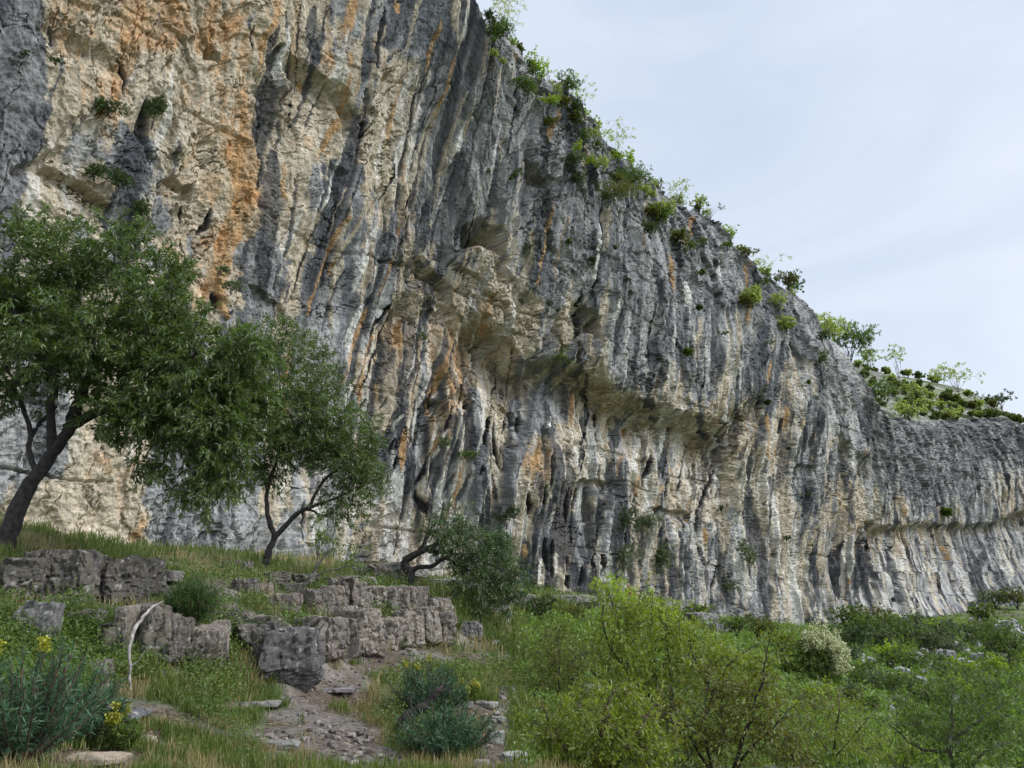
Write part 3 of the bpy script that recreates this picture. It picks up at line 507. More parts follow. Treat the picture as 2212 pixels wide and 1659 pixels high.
def hit(x, y, y0=2.2, y1=300):
    """walk the picture ray (x, y) down to the ground; returns point"""
    a, b, c = ray(x, y); Ys = np.exp(np.linspace(math.log(y0), math.log(y1), 700))
    Xs = a / b * Ys; Zs = c / b * Ys + EYE; g = ground(Xs, Ys)
    i = np.argmax(Zs < g)
    if i == 0: return None
    return np.array([Xs[i], Ys[i], g[i]])
# mesh colours
_s = sst(.1, .35, _bare)[..., None]
soil = np.array((.098, .072, .05)); slab = np.array((.165, .145, .125)); green = np.array((.06, .085, .03)); dry = np.array((.19, .15, .085))
mixr = sst(-.15, .2, fbm(_XX * .8, _YY * .8, 111, 4))[..., None]
bc = soil * (1 - mixr) + slab * mixr
gd = sst(-.1, .5, fbm(_XX * 1.3, _YY * 1.3, 112, 4))[..., None]
green = np.where((_YY < 22)[..., None], green, np.array((.085, .125, .035)))
gcol_ = (green * (1 - gd * .5) + dry * gd * .5) * (1 + .3 * fbm(_XX * 5, _YY * 5, 113, 3))[..., None]
_c = bc * (1 + .3 * fbm(_XX * 7, _YY * 7, 114, 4)[..., None]) * _s + gcol_ * (1 - _s)
# steep faces between the terraces are bare limestone
gy_, gx_ = np.gradient(_Zf); dY = np.gradient(_YY, axis=0); dX = np.gradient(_XX, axis=1)
slope = np.hypot(gy_ / dY, gx_ / np.maximum(dX, 1e-4)); st_ = (sst(.5, .95, slope + fbm(_XX * 2, _YY * 2, 115, 3) * .5) * (_YY < 24))[..., None]
rk = np.array((.23, .20, .165)) * (1 + .4 * fbm(_XX * 3, _Zf * 5, 116, 4)[..., None])
_c = _c * (1 - st_) + rk * st_
gm = np_mesh('ground', np.stack([_XX, _YY, _Zf], -1).reshape(-1, 3), grid_faces(520, 420), mat_rock('ground_earth', .8, 12, 1, grain=.5), cols=np.clip(_c, .01, .6).reshape(-1, 3), smooth=True)
tag(gm, 'grassy terraced ground and bare stony path below the cliff', None, None, 'structure')
vf = np_mesh('valley_floor', [(-900, -900, -30), (900, -900, -30), (900, 900, -30), (-900, 900, -30)], [(0, 1, 2, 3)], mat_leaf('valley_green', (.06, .09, .03), (.08, .12, .04), .0), tint=[0, 0, 1, 1])
tag(vf, 'green valley floor reaching the horizon', None, None, 'structure')
# near ground behind and beside the camera
# ============================================================ PLANT AND ROCK BUILDERS
def unit(v): return v / np.maximum(np.linalg.norm(v, axis=-1, keepdims=True), 1e-9)
class Tubes:
    def __init__(s): s.V = []; s.F = []; s.n = 0
    def add(s, pts, rad, k=6):
        P = np.asarray(pts, float); R = np.asarray(rad, float); n = len(P)
        T = unit(np.gradient(P, axis=0)); up = np.array([.13, .21, .97]); A = np.cross(T, up); bad = np.linalg.norm(A, axis=1) < .1; A[bad] = np.cross(T[bad], [1, 0, 0]); A = unit(A); B = np.cross(T, A)
        th = np.arange(k) * 2 * math.pi / k
        V = P[:, None] + R[:, None, None] * (A[:, None] * np.cos(th)[None, :, None] + B[:, None] * np.sin(th)[None, :, None])
        i = np.arange(n - 1)[:, None] * k + np.arange(k)[None]; j = np.arange(n - 1)[:, None] * k + (np.arange(k)[None] + 1) % k
        s.V.append(V.reshape(-1, 3)); s.F.append((np.stack([i, j, j + k, i + k], -1) + s.n).reshape(-1, 4)); s.n += n * k
    def arrays(s): return np.vstack(s.V), np.vstack(s.F)
def smooth_line(pts, rad, seg=6, wob=0., rng=RNG):
    P = np.asarray(pts, float)
    if len(P) < 2: return P, np.asarray(rad)
    Q = catmull(P, seg); Q = np.vstack([Q, P[-1]]); R = np.interp(np.linspace(0, len(P) - 1, len(Q)), np.arange(len(P)), rad)
    if wob:
        w = rng.normal(0, 1, Q.shape); w = (w + np.roll(w, 1, 0)) / 2; w[0] = 0; Q = Q + w * wob
    return Q, R
def leaf_quads(C, Dr, Nn, L, W):
    """diamond leaves bent a little along the midrib: base, side, tip, side"""
    S_ = unit(np.cross(Dr, Nn)); Nn = np.cross(S_, Dr)
    L = np.asarray(L)[:, None]; W = np.asarray(W)[:, None]
    b = C; t = C + Dr * L - Nn * L * .12; m = C + Dr * L * .45
    V = np.stack([b, m + S_ * W * .5, t, m - S_ * W * .5], 1)
    return V.reshape(-1, 3), np.arange(len(C) * 4).reshape(-1, 4)
def leaves_on_twigs(A, B, n, L, W, droop=.2, spread=1.0, jit=.02, rng=RNG):
    """n leaves along each twig A->B (arrays of points)"""
    m = len(A); t = rng.random((m, n)) ** .8; d = unit(B - A)[:, None]
    C = A[:, None] + (B - A)[:, None] * t[..., None] + rng.normal(0, jit, (m, n, 3))
    Dr = unit(d * .8 + rng.normal(0, spread * .6, (m, n, 3)) + np.array([0, 0, -droop])); Nn = unit(rng.normal(0, .6, (m, n, 3)) + np.array([0, 0, 1.]))
    l = L * rng.uniform(.6, 1.2, m * n); w = W * rng.uniform(.7, 1.2, m * n)
    V, Fc = leaf_quads(C.reshape(-1, 3), Dr.reshape(-1, 3), Nn.reshape(-1, 3), l, w)
    tw = np.clip(.5 + rng.normal(0, .17, (m, 1)) + rng.normal(0, .16, (m, n)), 0, 1)
    return V, Fc, np.repeat(tw.ravel(), 4)
def in_blobs(blobs, rng=RNG, shell=.55):
    """points spread in ellipsoids ((x,y,Y), rx_px, ry_px, depth m, count)"""
    out = []
    for (x, y, Y, rx, ry, dz, n) in blobs:
        v = unit(rng.normal(size=(n, 3))) * (rng.random((n, 1)) ** shell)
        k = Y / F * 1.04
        c = at(x, y, Y); out.append(c + np.stack([v[:, 0] * rx * k, v[:, 1] * dz, v[:, 2] * ry * k], -1))
    return np.vstack(out)
def plant(name, label, cat, base, limbs, centres, leaf_mat, bark, L=.07, W=.018, n=14, tw=.25, droop=.25, spread=1., group=None, twig_r=.004, rng=RNG, trunk_name='trunk', crown_name='crown', up=.15, extra=None, sides=6, hang=0.):
    base = np.asarray(base, float)
    root = empty(name, base, label, cat, group)
    T = Tubes(); LP = []; LR = []
    for pts, rad in limbs:
        q, rr = smooth_line(pts, rad, 6, .012 if len(pts) > 2 else 0, rng); T.add(q - base, rr, sides); LP.append(q); LR.append(rr)
    LPa = np.vstack(LP); LRa = np.concatenate(LR)
    # branchlets: greedy growth from limbs towards the cluster centres
    order = np.argsort(((centres[:, None] - LPa[None]) ** 2).sum(-1).min(1)); nodes = LPa.copy()
    A = []; B = []
    for c in centres[order]:
        d = ((nodes - c) ** 2).sum(1); i = int(np.argmin(d + rng.random(len(nodes)) * .02)); p = nodes[i]; dist = math.sqrt(d[i])
        if dist < 1e-3: continue
        mid = (p + c) / 2 + np.array([0, 0, (up - hang) * dist]) + rng.normal(0, .07, 3) * dist
        r0 = min(twig_r * (1 + dist * 2.2), .02 + twig_r)
        T.add(np.stack([p, mid, c]) - base, [r0, r0 * .7, r0 * .4], 3)
        nodes = np.vstack([nodes, mid, c]); dd = unit(c - mid)
        e = c + (dd + np.array([0, 0, -hang])) * tw * rng.uniform(.5, 1.1)
        A.append(mid + (c - mid) * .5); B.append(e)
        for _ in range(2):
            q = unit(dd + rng.normal(0, .8, 3) + np.array([0, 0, -hang])); A.append(c); B.append(c + q * tw * rng.uniform(.5, 1.1))
    A = np.array(A); B = np.array(B)
    tv, tf = T.arrays(); np_mesh(trunk_name, tv, tf, bark, root, True)
    V, Fc, ti = leaves_on_twigs(A - base, B - base, n, L, W, droop, spread, tw * .06, rng)
    np_mesh(crown_name, V, Fc, leaf_mat, root, False, tint=ti)
    if extra: extra(root, base, B - base)
    return root
def simple_bush(name, label, cat, base, w, h, nl, L, W, leaf_mat, bark, group=None, dep=None, stems=5, sparse=1., rng=RNG, lean=(0, 0, 0), low=.25, n=10, up=.15, crown_name='foliage', trunk_name='stems', r=.02, spread=1.1, droop=0.):
    """bush or small tree standing at base, width w, height h in metres"""
    base = np.asarray(base, float); dep = dep or w * .8; limbs = []; cs = []
    lobes = max(3, int(3 + w))
    for i in range(stems):
        a = rng.uniform(0, 6.28); q = rng.uniform(.1, .42)
        e = base + np.array([math.cos(a) * w * q, math.sin(a) * dep * q, h * rng.uniform(.55, .92)]) + np.array(lean) * h
        m = base + (e - base) * .45 + np.array([math.cos(a) * w, math.sin(a) * dep, 0]) * -.05 + rng.normal(0, .04, 3) * h
        limbs.append(([base + rng.normal(0, .015, 3) * w, m, e], [r, r * .7, r * .25]))
    nc = max(6, int(nl / (3 * n)))
    k = rng.integers(0, stems, nc); ends = np.array([l[0][2] for l in limbs])[k]
    v = unit(rng.normal(size=(nc, 3))) * rng.random((nc, 1)) ** .5
    c = ends + v * np.array([w * .4, dep * .4, h * .32]); c[:, 2] = np.maximum(c[:, 2], base[2] + h * low * rng.random(nc))
    o = plant(name, label, cat, base, limbs, c, leaf_mat, bark, L, W, n, max(w, h) * .09 * sparse, droop, spread, group, r * .25, rng, trunk_name, crown_name, up, sides=5)
    return o
def rock_arrays(w, d, h, seed, sub=12, rough=.07, strata=True, base_col=(.27, .24, .20), joint=.0):
    """angular weathered block; returns verts, faces, colours; base at z = 0"""
    rg = np.random.default_rng(seed); V = []; Fc = []; nn = 0; s = np.linspace(-1, 1, sub)
    A, B = np.meshgrid(s, s); one = np.ones_like(A)
    for P, flip in [((A, B, one), 0), ((A, B, -one), 1), ((A, one, B), 1), ((A, -one, B), 0), ((one, A, B), 0), ((-one, A, B), 1)]:
        p = np.stack(P, -1).reshape(-1, 3); f = grid_faces(sub, sub)
        if flip: f = f[:, ::-1]
        V.append(p); Fc.append(f + nn); nn += len(p)
    V = np.vstack(V); Fc = np.vstack(Fc)
    # superellipsoid rounding, taper and chopped corners keep it angular
    n_ = (np.abs(V) ** 9).sum(1, keepdims=True) ** (1 / 9); V = V / n_
    for _ in range(7):
        nrm = unit(rg.normal(size=3) * np.array([1, 1, .8])); c = rg.uniform(.78, 1.15) * (np.abs(nrm).sum() * .78); dd = V @ nrm - c; V = V - np.clip(dd, 0, None)[:, None] * nrm
    V[:, 0] *= 1 - .12 * V[:, 2] * rg.uniform(-.5, 1); V[:, 1] *= 1 - .12 * V[:, 2] * rg.uniform(-.5, 1); V[:, 0] += V[:, 2] * rg.uniform(-.1, .1)
    V = V * np.array([w / 2, d / 2, h / 2]); dirn = unit(V); o = rg.uniform(0, 50)
    sc = 1 / max(.18, min(w, d, h) * .45); a1 = V[:, 0] * sc + V[:, 1] * sc * .8 + o; a2 = V[:, 2] * sc + V[:, 1] * sc * .6
    fa, fb2 = V[:, 0] * sc * 1.15 + V[:, 1] * sc + o, V[:, 2] * sc * .42 + V[:, 1] * sc * .35 - V[:, 0] * sc * .2
    jj = fbm(fa, fb2, seed + 2, 3) * .5; k1, g1_, p1, q1 = worley(fa * .9 + jj, fb2 * .8 + jj, seed); k2, g2_, p2, q2 = worley(fa * 2.4 + jj, fb2 * 2.2 - jj, seed + 7)
    dsp = rough * .6 * ((k1 - .5) * sst(0, .12, g1_) * 2.2 + (p1 * (k2 * 0 + k1 - .5) + q1 * (k1 - .3)) * 2.2 + (k2 - .5) * sst(0, .12, g2_) * .8 + (p2 * (k2 - .5) + q2 * (k2 - .3)) * .9) + fbm(a1 * 4, a2 * 4, seed + 3, 3, .6) * rough * .4
    if strata: dsp = dsp + (sst(0, .25, np.mod(V[:, 2] / .17 + fbm(a1, a2, seed + 5, 2) * .8 + o, 1)) - 1) * rough * .55
    V = V + dirn * dsp[:, None] * np.clip(min(w, d, h), .1, 1.2); V[:, 2] += h / 2
    g = fbm(a1 * 1.6, a2 * 1.6, seed + 8, 4)[:, None]; li = sst(.25, .5, fbm(a1 * 2.6, a2 * 2.6, seed + 9, 4))[:, None]
    bc = np.array(base_col); col = bc * (1 + .5 * g) * (1 - .55 * (1 - sst(0, .07, g1_)))[:, None] * (1 - li * .7) + np.array((.40, .38, .35)) * li * .7
    st = sst(.2, .45, fbm(a1 * .9 + 9, a2 * .5, seed + 12, 3))[:, None]; col = col * (1 - .6 * st) + np.array((.085, .08, .075)) * .6 * st
    return V, Fc, np.clip(col, .02, .7)
M_ROCK = mat_rock('limestone_block', .6, 16, .8, grain=.3)
def rock(name, label, cat, pos, size, rot=0., seed=1, group=None, tilt=(0, 0), col=(.27, .24, .20), rough=.07, sub=12, sink=.12):
    V, Fc, c = rock_arrays(*size, seed, sub, rough, base_col=col)
    o = np_mesh(name, V, Fc, M_ROCK, cols=c); o.location = (pos[0], pos[1], pos[2] - size[2] * sink); o.rotation_euler = (tilt[0], tilt[1], rot)
    return tag(o, label, cat, group)
# leaf and bark materials
ML_ALM = mat_leaf('almond_leaf', (.034, .058, .016), (.14, .19, .055), .32, rough=.32, spec=.5)
ML_YEL = mat_leaf('young_leaf', (.065, .088, .01), (.28, .32, .045), .42, (1.5, 1.6, .6), rough=.35, spec=.5)
ML_TIP = mat_leaf('spring_tip_leaf', (.17, .24, .02), (.34, .42, .06), .45, rough=.45)
ML_MID = mat_leaf('green_leaf', (.045, .08, .016), (.16, .22, .05), .4, (1.4, 1.6, .7))
ML_LIM = mat_leaf('olive_young_leaf', (.05, .06, .01), (.19, .19, .035), .35, (1.5, 1.4, .6))
ML_DRK = mat_leaf('dark_leaf', (.028, .052, .015), (.08, .125, .036), .25)
ML_OLI = mat_leaf('olive_leaf', (.07, .08, .015), (.17, .17, .035), .35)
ML_GRY = mat_leaf('grey_green_leaf', (.07, .095, .05), (.17, .21, .105), .3)
ML_RIM = mat_leaf('rim_leaf', (.15, .19, .05), (.40, .45, .17), .55, (1.5, 1.6, .9))
ML_EUP = mat_leaf('spurge_leaf', (.025, .065, .03), (.08, .15, .075), .2, rough=.5)
ML_HEAD = mat_leaf('spurge_flower', (.20, .20, .015), (.40, .36, .045), .3)
ML_CREAM = mat_leaf('cream_blossom', (.45, .46, .26), (.72, .70, .46), .3, (1, 1, .8))
ML_WHITE = mat_leaf('white_blossom', (.35, .38, .33), (.62, .65, .58), .3, (1, 1, 1))
ML_GRASS = mat_leaf('grass_blade', (.05, .085, .015), (.17, .20, .05), .35, rough=.5)
ML_DRY = mat_leaf('dry_grass_blade', (.17, .14, .06), (.34, .27, .13), .25, rough=.6)
MB_DARK = mat_bark('dark_bark', (.010, .008, .007), (.05, .04, .033)); MB_GREY = mat_bark('grey_bark', (.06, .05, .042), (.20, .175, .15)); MB_PALE = mat_bark('bleached_wood', (.16, .14, .12), (.36, .33, .29)); MB_BRN = mat_bark('brown_twig', (.05, .032, .022), (.14, .09, .065))
# ============================================================ THINGS
def gpt(x, y, dy=0):
    p = hit(x, y); p = p if p is not None else at(x, y, 10); return np.array([p[0], p[1], p[2] + dy])
def rim(x):
    """point on the cliff edge at picture column x"""
    px, py = proj(X[-1], Y[-1], Z0[-1]); i = int(np.argmin(np.abs(px - x))); return np.array([X[-1, i], Y[-1, i], Z0[-1, i]])
def pl(*a): return [at(x, y, Y_) for x, y, Y_ in a]
R_ = lambda s: np.random.default_rng(s)
# ---- three old almond trees on the terrace
b = gpt(8, 1186); Yb = b[1]; s = lambda x, y, d=0: at(x, y, Yb + d)
bl = [(40, 640, Yb, 150, 110, .9, 190), (190, 570, Yb + .1, 150, 75, .9, 130), (330, 690, Yb, 130, 105, .9, 190), (170, 760, Yb - .2, 190, 100, 1., 250), (420, 810, Yb, 110, 100, .8, 170), (320, 900, Yb, 140, 60, .8, 140), (455, 930, Yb, 80, 90, .6, 100),
      (90, 500, Yb + .1, 90, 35, .5, 26), (280, 500, Yb + .1, 60, 40, .4, 22), (20, 850, Yb, 60, 40, .5, 26), (440, 1040, Yb, 60, 60, .4, 34), (-120, 700, Yb, 150, 150, 1., 130), (520, 760, Yb + .2, 60, 60, .5, 50), (370, 590, Yb, 40, 50, .4, 24), (340, 1010, Yb, 60, 30, .4, 14), (500, 900, Yb + .3, 60, 70, .5, 60), (490, 1010, Yb + .3, 45, 60, .4, 40), (560, 860, Yb + .5, 50, 60, .4, 40)]
plant('almond_tree', 'largest dark almond tree with thick leaning trunk at the left edge', 'tree', b,
      [([b, s(45, 1085), s(95, 1005), s(140, 945), s(155, 905)], [.125, .1, .085, .078, .065]), ([s(150, 925), s(215, 888, .1), s(330, 880, .2), s(430, 905, .2), s(500, 960, .1), s(530, 1020, .1)], [.07, .06, .05, .035, .02, .012]),
       ([s(85, 1030), s(65, 985), s(62, 915), s(35, 850), s(15, 790)], [.045, .035, .03, .028, .016]), ([s(115, 975), s(112, 900, -.1), s(122, 820, -.2), s(150, 720, -.2)], [.065, .05, .04, .02]), ([s(155, 905), s(190, 820, .2), s(240, 700, .3), s(300, 600, .3)], [.08, .06, .04, .02]),
       ([s(63, 950), s(95, 905, .1), s(120, 880, .1)], [.03, .025, .02]), ([s(122, 820, -.2), s(60, 720, -.3), s(0, 620, -.2)], [.05, .035, .02]), ([s(330, 880, .2), s(400, 800, .1), s(450, 720, .1)], [.04, .03, .015])],
      in_blobs([(*q[:6], int(q[6] * 1.4)) for q in bl], R_(1)), ML_ALM, MB_DARK, L=.092, W=.025, n=13, tw=.2, droop=.35, rng=R_(2), group='almond trees on the terrace', hang=.28)
b = gpt(572, 1230); Yb = b[1]; s = lambda x, y, d=0: at(x, y, Yb + d)
bl = [(590, 760, Yb, 110, 70, 1., 120), (670, 840, Yb, 85, 100, 1., 160), (620, 940, Yb, 130, 85, 1., 230), (745, 980, Yb, 70, 80, .8, 130), (550, 880, Yb, 80, 80, .8, 110), (560, 1010, Yb, 70, 45, .7, 60), (790, 1030, Yb, 45, 55, .5, 60), (730, 1100, Yb, 60, 40, .5, 36),
      (620, 715, Yb, 60, 30, .5, 14), (690, 910, Yb, 120, 100, 1., 120), (810, 960, Yb, 30, 40, .3, 14)]
plant('almond_tree', 'middle almond tree with forked trunk against the grey wall', 'tree', b,
      [([b, s(580, 1190), s(592, 1158), s(577, 1110), s(578, 1060), s(600, 985), s(610, 900), s(600, 800)], [.08, .066, .058, .046, .04, .03, .024, .012]), ([s(590, 1165), s(632, 1118), s(665, 1098), s(705, 1085), s(760, 1060)], [.055, .045, .035, .026, .014]),
       ([s(632, 1118), s(660, 1100), s(690, 1112)], [.04, .03, .02]), ([s(578, 1060), s(560, 1010), s(535, 960)], [.04, .03, .015]), ([s(600, 985), s(650, 920), s(690, 850)], [.05, .035, .02]), ([s(665, 1098), s(700, 1040), s(760, 990)], [.035, .03, .015])],
      in_blobs([(*q[:6], int(q[6] * 1.0)) for q in bl], R_(3)), ML_ALM, MB_DARK, L=.10, W=.027, n=12, tw=.26, droop=.35, rng=R_(4), group='almond trees on the terrace', hang=.35)
b = gpt(882, 1276); Yb = b[1]; s = lambda x, y, d=0: at(x, y, Yb + d)
bl = [(975, 1130, Yb, 55, 45, .7, 60), (1010, 1180, Yb, 75, 50, .8, 110), (1045, 1235, Yb - .1, 70, 50, .7, 110), (1020, 1290, Yb - .2, 55, 45, .5, 55), (1085, 1250, Yb, 40, 40, .5, 45), (940, 1150, Yb, 40, 40, .5, 36), (1090, 1290, Yb, 30, 20, .3, 12), (1060, 1180, Yb, 40, 30, .4, 30)]
plant('almond_tree', 'smallest almond tree with crooked black trunk on the flat rock', 'tree', b,
      [([b, s(886, 1240), s(874, 1216), s(900, 1196), s(935, 1180), s(960, 1160)], [.11, .1, .09, .07, .055, .03]), ([s(880, 1232), s(905, 1226), s(935, 1222), s(960, 1208), s(1000, 1225), s(1040, 1260)], [.06, .05, .045, .04, .025, .015]),
       ([s(905, 1192), s(920, 1165), s(940, 1130)], [.045, .035, .015]), ([s(925, 1190), s(965, 1192), s(990, 1180), s(1020, 1170)], [.05, .035, .025, .012]), ([s(1000, 1225), s(1040, 1215), s(1080, 1230)], [.025, .02, .01])],
      in_blobs([(q[0] + 12, q[1] + 4, q[2], q[3] * 1.2, q[4] * 1.15, q[5], int(q[6] * 1.1)) for q in bl], R_(5)), mat_leaf('dull_almond_leaf', (.03, .055, .018), (.10, .15, .05), .25), MB_DARK, L=.10, W=.024, n=9, tw=.3, droop=.5, rng=R_(6), group='almond trees on the terrace', hang=.45)
# ---- thin sapling, dead branch, charred stump
b = gpt(622, 1302); Yb = b[1]; s = lambda x, y, d=0: at(x, y, Yb + d)
plant('almond_sapling', 'thin bent sapling with a few bright leaves on the terrace edge', 'sapling', b,
      [([b, s(655, 1268), s(676, 1240), s(700, 1200), s(722, 1150)], [.035, .03, .025, .015, .006]), ([s(668, 1250), s(710, 1232), s(760, 1222), s(800, 1205)], [.018, .014, .01, .005]), ([s(676, 1240), s(690, 1190), s(688, 1150)], [.016, .01, .005]), ([s(710, 1232), s(750, 1250), s(780, 1245)], [.01, .008, .004])],
      in_blobs([(715, 1160, Yb, 40, 25, .3, 14), (770, 1205, Yb, 40, 20, .3, 12), (690, 1150, Yb, 15, 15, .2, 5), (790, 1240, Yb, 20, 10, .2, 4)], R_(7)), ML_MID, MB_GREY, L=.09, W=.022, n=5, tw=.15, rng=R_(8))
def stick(name, label, cat, pts, rad, mat, twigs=(), nm=None):
    p0 = np.array(pts[0]); T = Tubes(); q, r = smooth_line(pts, rad, 7, .006, R_(len(label))); T.add(q - p0, r, 8)
    for tp, tr in twigs: q, r = smooth_line(tp, tr, 4, .003, R_(3)); T.add(q - p0, r, 5)
    v, f = T.arrays(); o = np_mesh(name, v, f, mat, None, True); o.location = p0; return tag(o, label, cat)
b = gpt(282, 1508); Yb = b[1]; s = lambda x, y, d=0: at(x, y, Yb + d)
stick('dead_branch', 'bare grey dead branch standing against the rock blocks', 'branch', [b, s(281, 1460), s(281, 1400), s(290, 1362, .1), s(308, 1335, .25), s(328, 1312, .4), s(352, 1300, .5)], [.011, .013, .015, .018, .016, .012, .006], MB_PALE, [([s(283, 1440), s(300, 1425), s(312, 1405)], [.008, .005, .003])])
b = gpt(860, 1590); Yb = b[1]; s = lambda x, y, d=0: at(x, y, Yb + d)
stick('charred_stump', 'crooked charred branch rising from the spurge bush', 'stump', [b, s(874, 1552), s(900, 1535), s(925, 1518), s(945, 1492), s(962, 1480)], [.045, .05, .045, .035, .03, .012], MB_DARK,
      [([s(892, 1540), s(886, 1515), s(890, 1495)], [.018, .014, .006]), ([s(945, 1495), s(965, 1490), s(985, 1482)], [.012, .008, .004]), ([s(925, 1518), s(930, 1500), s(926, 1488)], [.014, .01, .005])])
# ---- spurge bushes (stem, needle leaves, yellow heads)
def spurge(label, base, w, h, ns, heads, mat, rng, cat='spurge bush', group='spurge bushes along the path', name='spurge_bush', L=.07, W=.009):
    base = np.asarray(base); root = empty(name, base, label, cat, group); T = Tubes(); A = []; B = []; tips = []
    for i in range(ns):
        a = rng.uniform(0, 6.28); q = rng.random() ** .6; e = np.array([math.cos(a) * w * .5 * q, math.sin(a) * w * .5 * q, h * rng.uniform(.6, 1.05) * (1 - .35 * q * q)]); m = e * np.array([.6, .6, .45])
        pts, rr = smooth_line([e * .08, m, e], [.008, .006, .004], 4, 0); T.add(pts, rr, 4)
        for k in range(len(pts) - 1):
            if k > 1: A.append(pts[k]); B.append(pts[k + 1])
        tips.append(e)
    A = np.array(A); B = np.array(B); V, Fc, ti = leaves_on_twigs(A, B, 13, L, W, .05, 1.2, .004, rng)
    tv, tf = T.arrays(); np_mesh('stems', tv, tf, MB_BRN, root, True); np_mesh('foliage', V, Fc, mat, root, tint=ti)
    tips = sorted(tips, key=lambda p: p[1] * .3 - p[2])
    for e in tips[:heads]:
        c = e + np.clip(rng.normal(0, .016, (90, 3)), -.022, .022) * np.array([1.1, 1.1, 1.5]) + np.array([0, 0, .035])
        V, Fc = leaf_quads(c, unit(rng.normal(size=(90, 3)) + np.array([0, 0, .6])), unit(rng.normal(0, .5, (90, 3)) + np.array([0, 0, 1])), rng.uniform(.012, .022, 90), rng.uniform(.012, .02, 90))
        np_mesh('flower_head', V, Fc, ML_HEAD, root, tint=np.repeat(rng.random(90), 4))
    return root
spurge('blue green spurge bush with yellow heads in the bottom left corner', gpt(45, 1655), .85, .62, 60, 3, ML_EUP, R_(10))
spurge('grey green spurge leaning into the frame beside the left corner bush', gpt(150, 1610), .7, .45, 46, 1, ML_EUP, R_(11))
spurge('low yellow flowering spurge between the tan stones and the dark slab', gpt(248, 1632), .28, .26, 16, 4, ML_MID, R_(12))
spurge('large dark green spurge bush behind the charred branch', gpt(925, 1552, -.05), .95, .62, 90, 3, ML_EUP, R_(13))
spurge('broad dark green spurge bush in front of the charred branch', gpt(960, 1630, -.05), 1.0, .45, 90, 0, ML_EUP, R_(14))
spurge('small spurge with yellow head right of the charred branch', gpt(1008, 1530), .3, .28, 14, 5, ML_MID, R_(15))
spurge('pale spurge tuft rooted on the rock corner beside the path', gpt(575, 1420, .1), .4, .34, 26, 0, ML_GRY, R_(16))
spurge('round feathery green bush growing on top of the rock blocks', gpt(405, 1385, .12), .62, .5, 130, 0, mat_leaf('feathery_leaf', (.025, .06, .012), (.07, .13, .03), .3), R_(17), cat='feathery bush', name='feathery_bush', group=None, L=.09, W=.006)
# ---- young shrubs filling the right foreground
def shrub(name, label, base, limbs, bl, mat, bark, seed, L, W, n, tw, group='young shrubs in the right foreground', cat='shrub', hang=0., spread=1.):
    bl = [(*q[:6], int(q[6] * .72)) for q in bl]
    return plant(name, label, cat, base, limbs, in_blobs(bl, R_(seed), .75), mat, bark, L, W, n, tw, .1, spread, group, .0045, R_(seed + 1), 'stems', 'foliage', .12, hang=hang, sides=5)
Yb = 8.6; s = lambda x, y, d=0: at(x, y, Yb + d)
b = np.array([*s(1300, 1740)[:2], 0.]); b[2] = ground(b[0], b[1])
shrub('young_shrub', 'glossy yellow green shrub at the bottom centre with upright stems', b, [([b, s(1290, 1640), s(1300, 1560), s(1330, 1480)], [.03, .022, .014, .006]), ([b, s(1240, 1640), s(1190, 1560), s(1170, 1510)], [.025, .018, .01, .005]), ([b, s(1350, 1620), s(1400, 1540), s(1430, 1500)], [.025, .018, .012, .005]), ([b, s(1330, 1660), s(1370, 1600), s(1420, 1600)], [.02, .014, .01, .005])],
      [(1200, 1580, Yb, 75, 70, .5, 120), (1310, 1560, Yb, 110, 80, .6, 210), (1400, 1600, Yb, 90, 80, .5, 150), (1290, 1640, Yb, 150, 50, .5, 150), (1350, 1500, Yb + .2, 90, 40, .4, 60)], ML_YEL, MB_BRN, 20, .066, .022, 5, .15)
Yb = 9.6; s = lambda x, y, d=0: at(x, y, Yb + d); b = np.array([*s(1570, 1760)[:2], 0.]); b[2] = ground(b[0], b[1])
shrub('young_shrub', 'wide olive green shrub right of centre with a long dark leaning stem', b, [([b, s(1590, 1650), s(1625, 1540), s(1650, 1450), s(1662, 1370)], [.035, .028, .018, .012, .004]), ([b, s(1520, 1640), s(1470, 1560), s(1440, 1500)], [.03, .02, .012, .005]), ([b, s(1600, 1640), s(1680, 1560), s(1720, 1520)], [.025, .018, .01, .005]), ([b, s(1540, 1660), s(1520, 1560), s(1530, 1480)], [.025, .018, .01, .005])],
      [(1520, 1590, Yb, 110, 80, .6, 220), (1640, 1560, Yb, 90, 80, .6, 150), (1450, 1530, Yb, 70, 60, .5, 90), (1700, 1620, Yb, 80, 50, .5, 90), (1560, 1490, Yb + .2, 80, 40, .5, 90), (1650, 1460, Yb, 30, 40, .3, 22)], ML_LIM, MB_DARK, 22, .064, .021, 5, .16)
Yb = 12.5; s = lambda x, y, d=0: at(x, y, Yb + d); b = np.array([*s(1500, 1640)[:2], 0.]); b[2] = ground(b[0], b[1])
shrub('young_tree', 'tall light green young tree with bright tips against the cliff foot', b, [([b, s(1450, 1560), s(1400, 1500), s(1330, 1420), s(1300, 1330), s(1310, 1270)], [.05, .04, .03, .022, .014, .005]), ([s(1450, 1560), s(1450, 1470), s(1440, 1380), s(1420, 1310)], [.03, .022, .014, .005]), ([b, s(1540, 1500), s(1580, 1430), s(1640, 1390)], [.035, .025, .015, .006]), ([s(1400, 1500), s(1290, 1460), s(1250, 1400)], [.02, .014, .006]), ([s(1540, 1500), s(1500, 1430), s(1490, 1370)], [.02, .014, .006])],
      [(1370, 1320, Yb, 75, 55, .7, 110), (1450, 1370, Yb, 90, 60, .8, 150), (1330, 1400, Yb, 80, 60, .7, 130), (1540, 1430, Yb, 100, 55, .8, 150), (1430, 1460, Yb, 130, 50, .8, 170), (1630, 1430, Yb, 60, 45, .5, 60), (1620, 1500, Yb, 80, 50, .6, 90)], ML_YEL, MB_DARK, 24, .085, .026, 5, .22, cat='young tree')
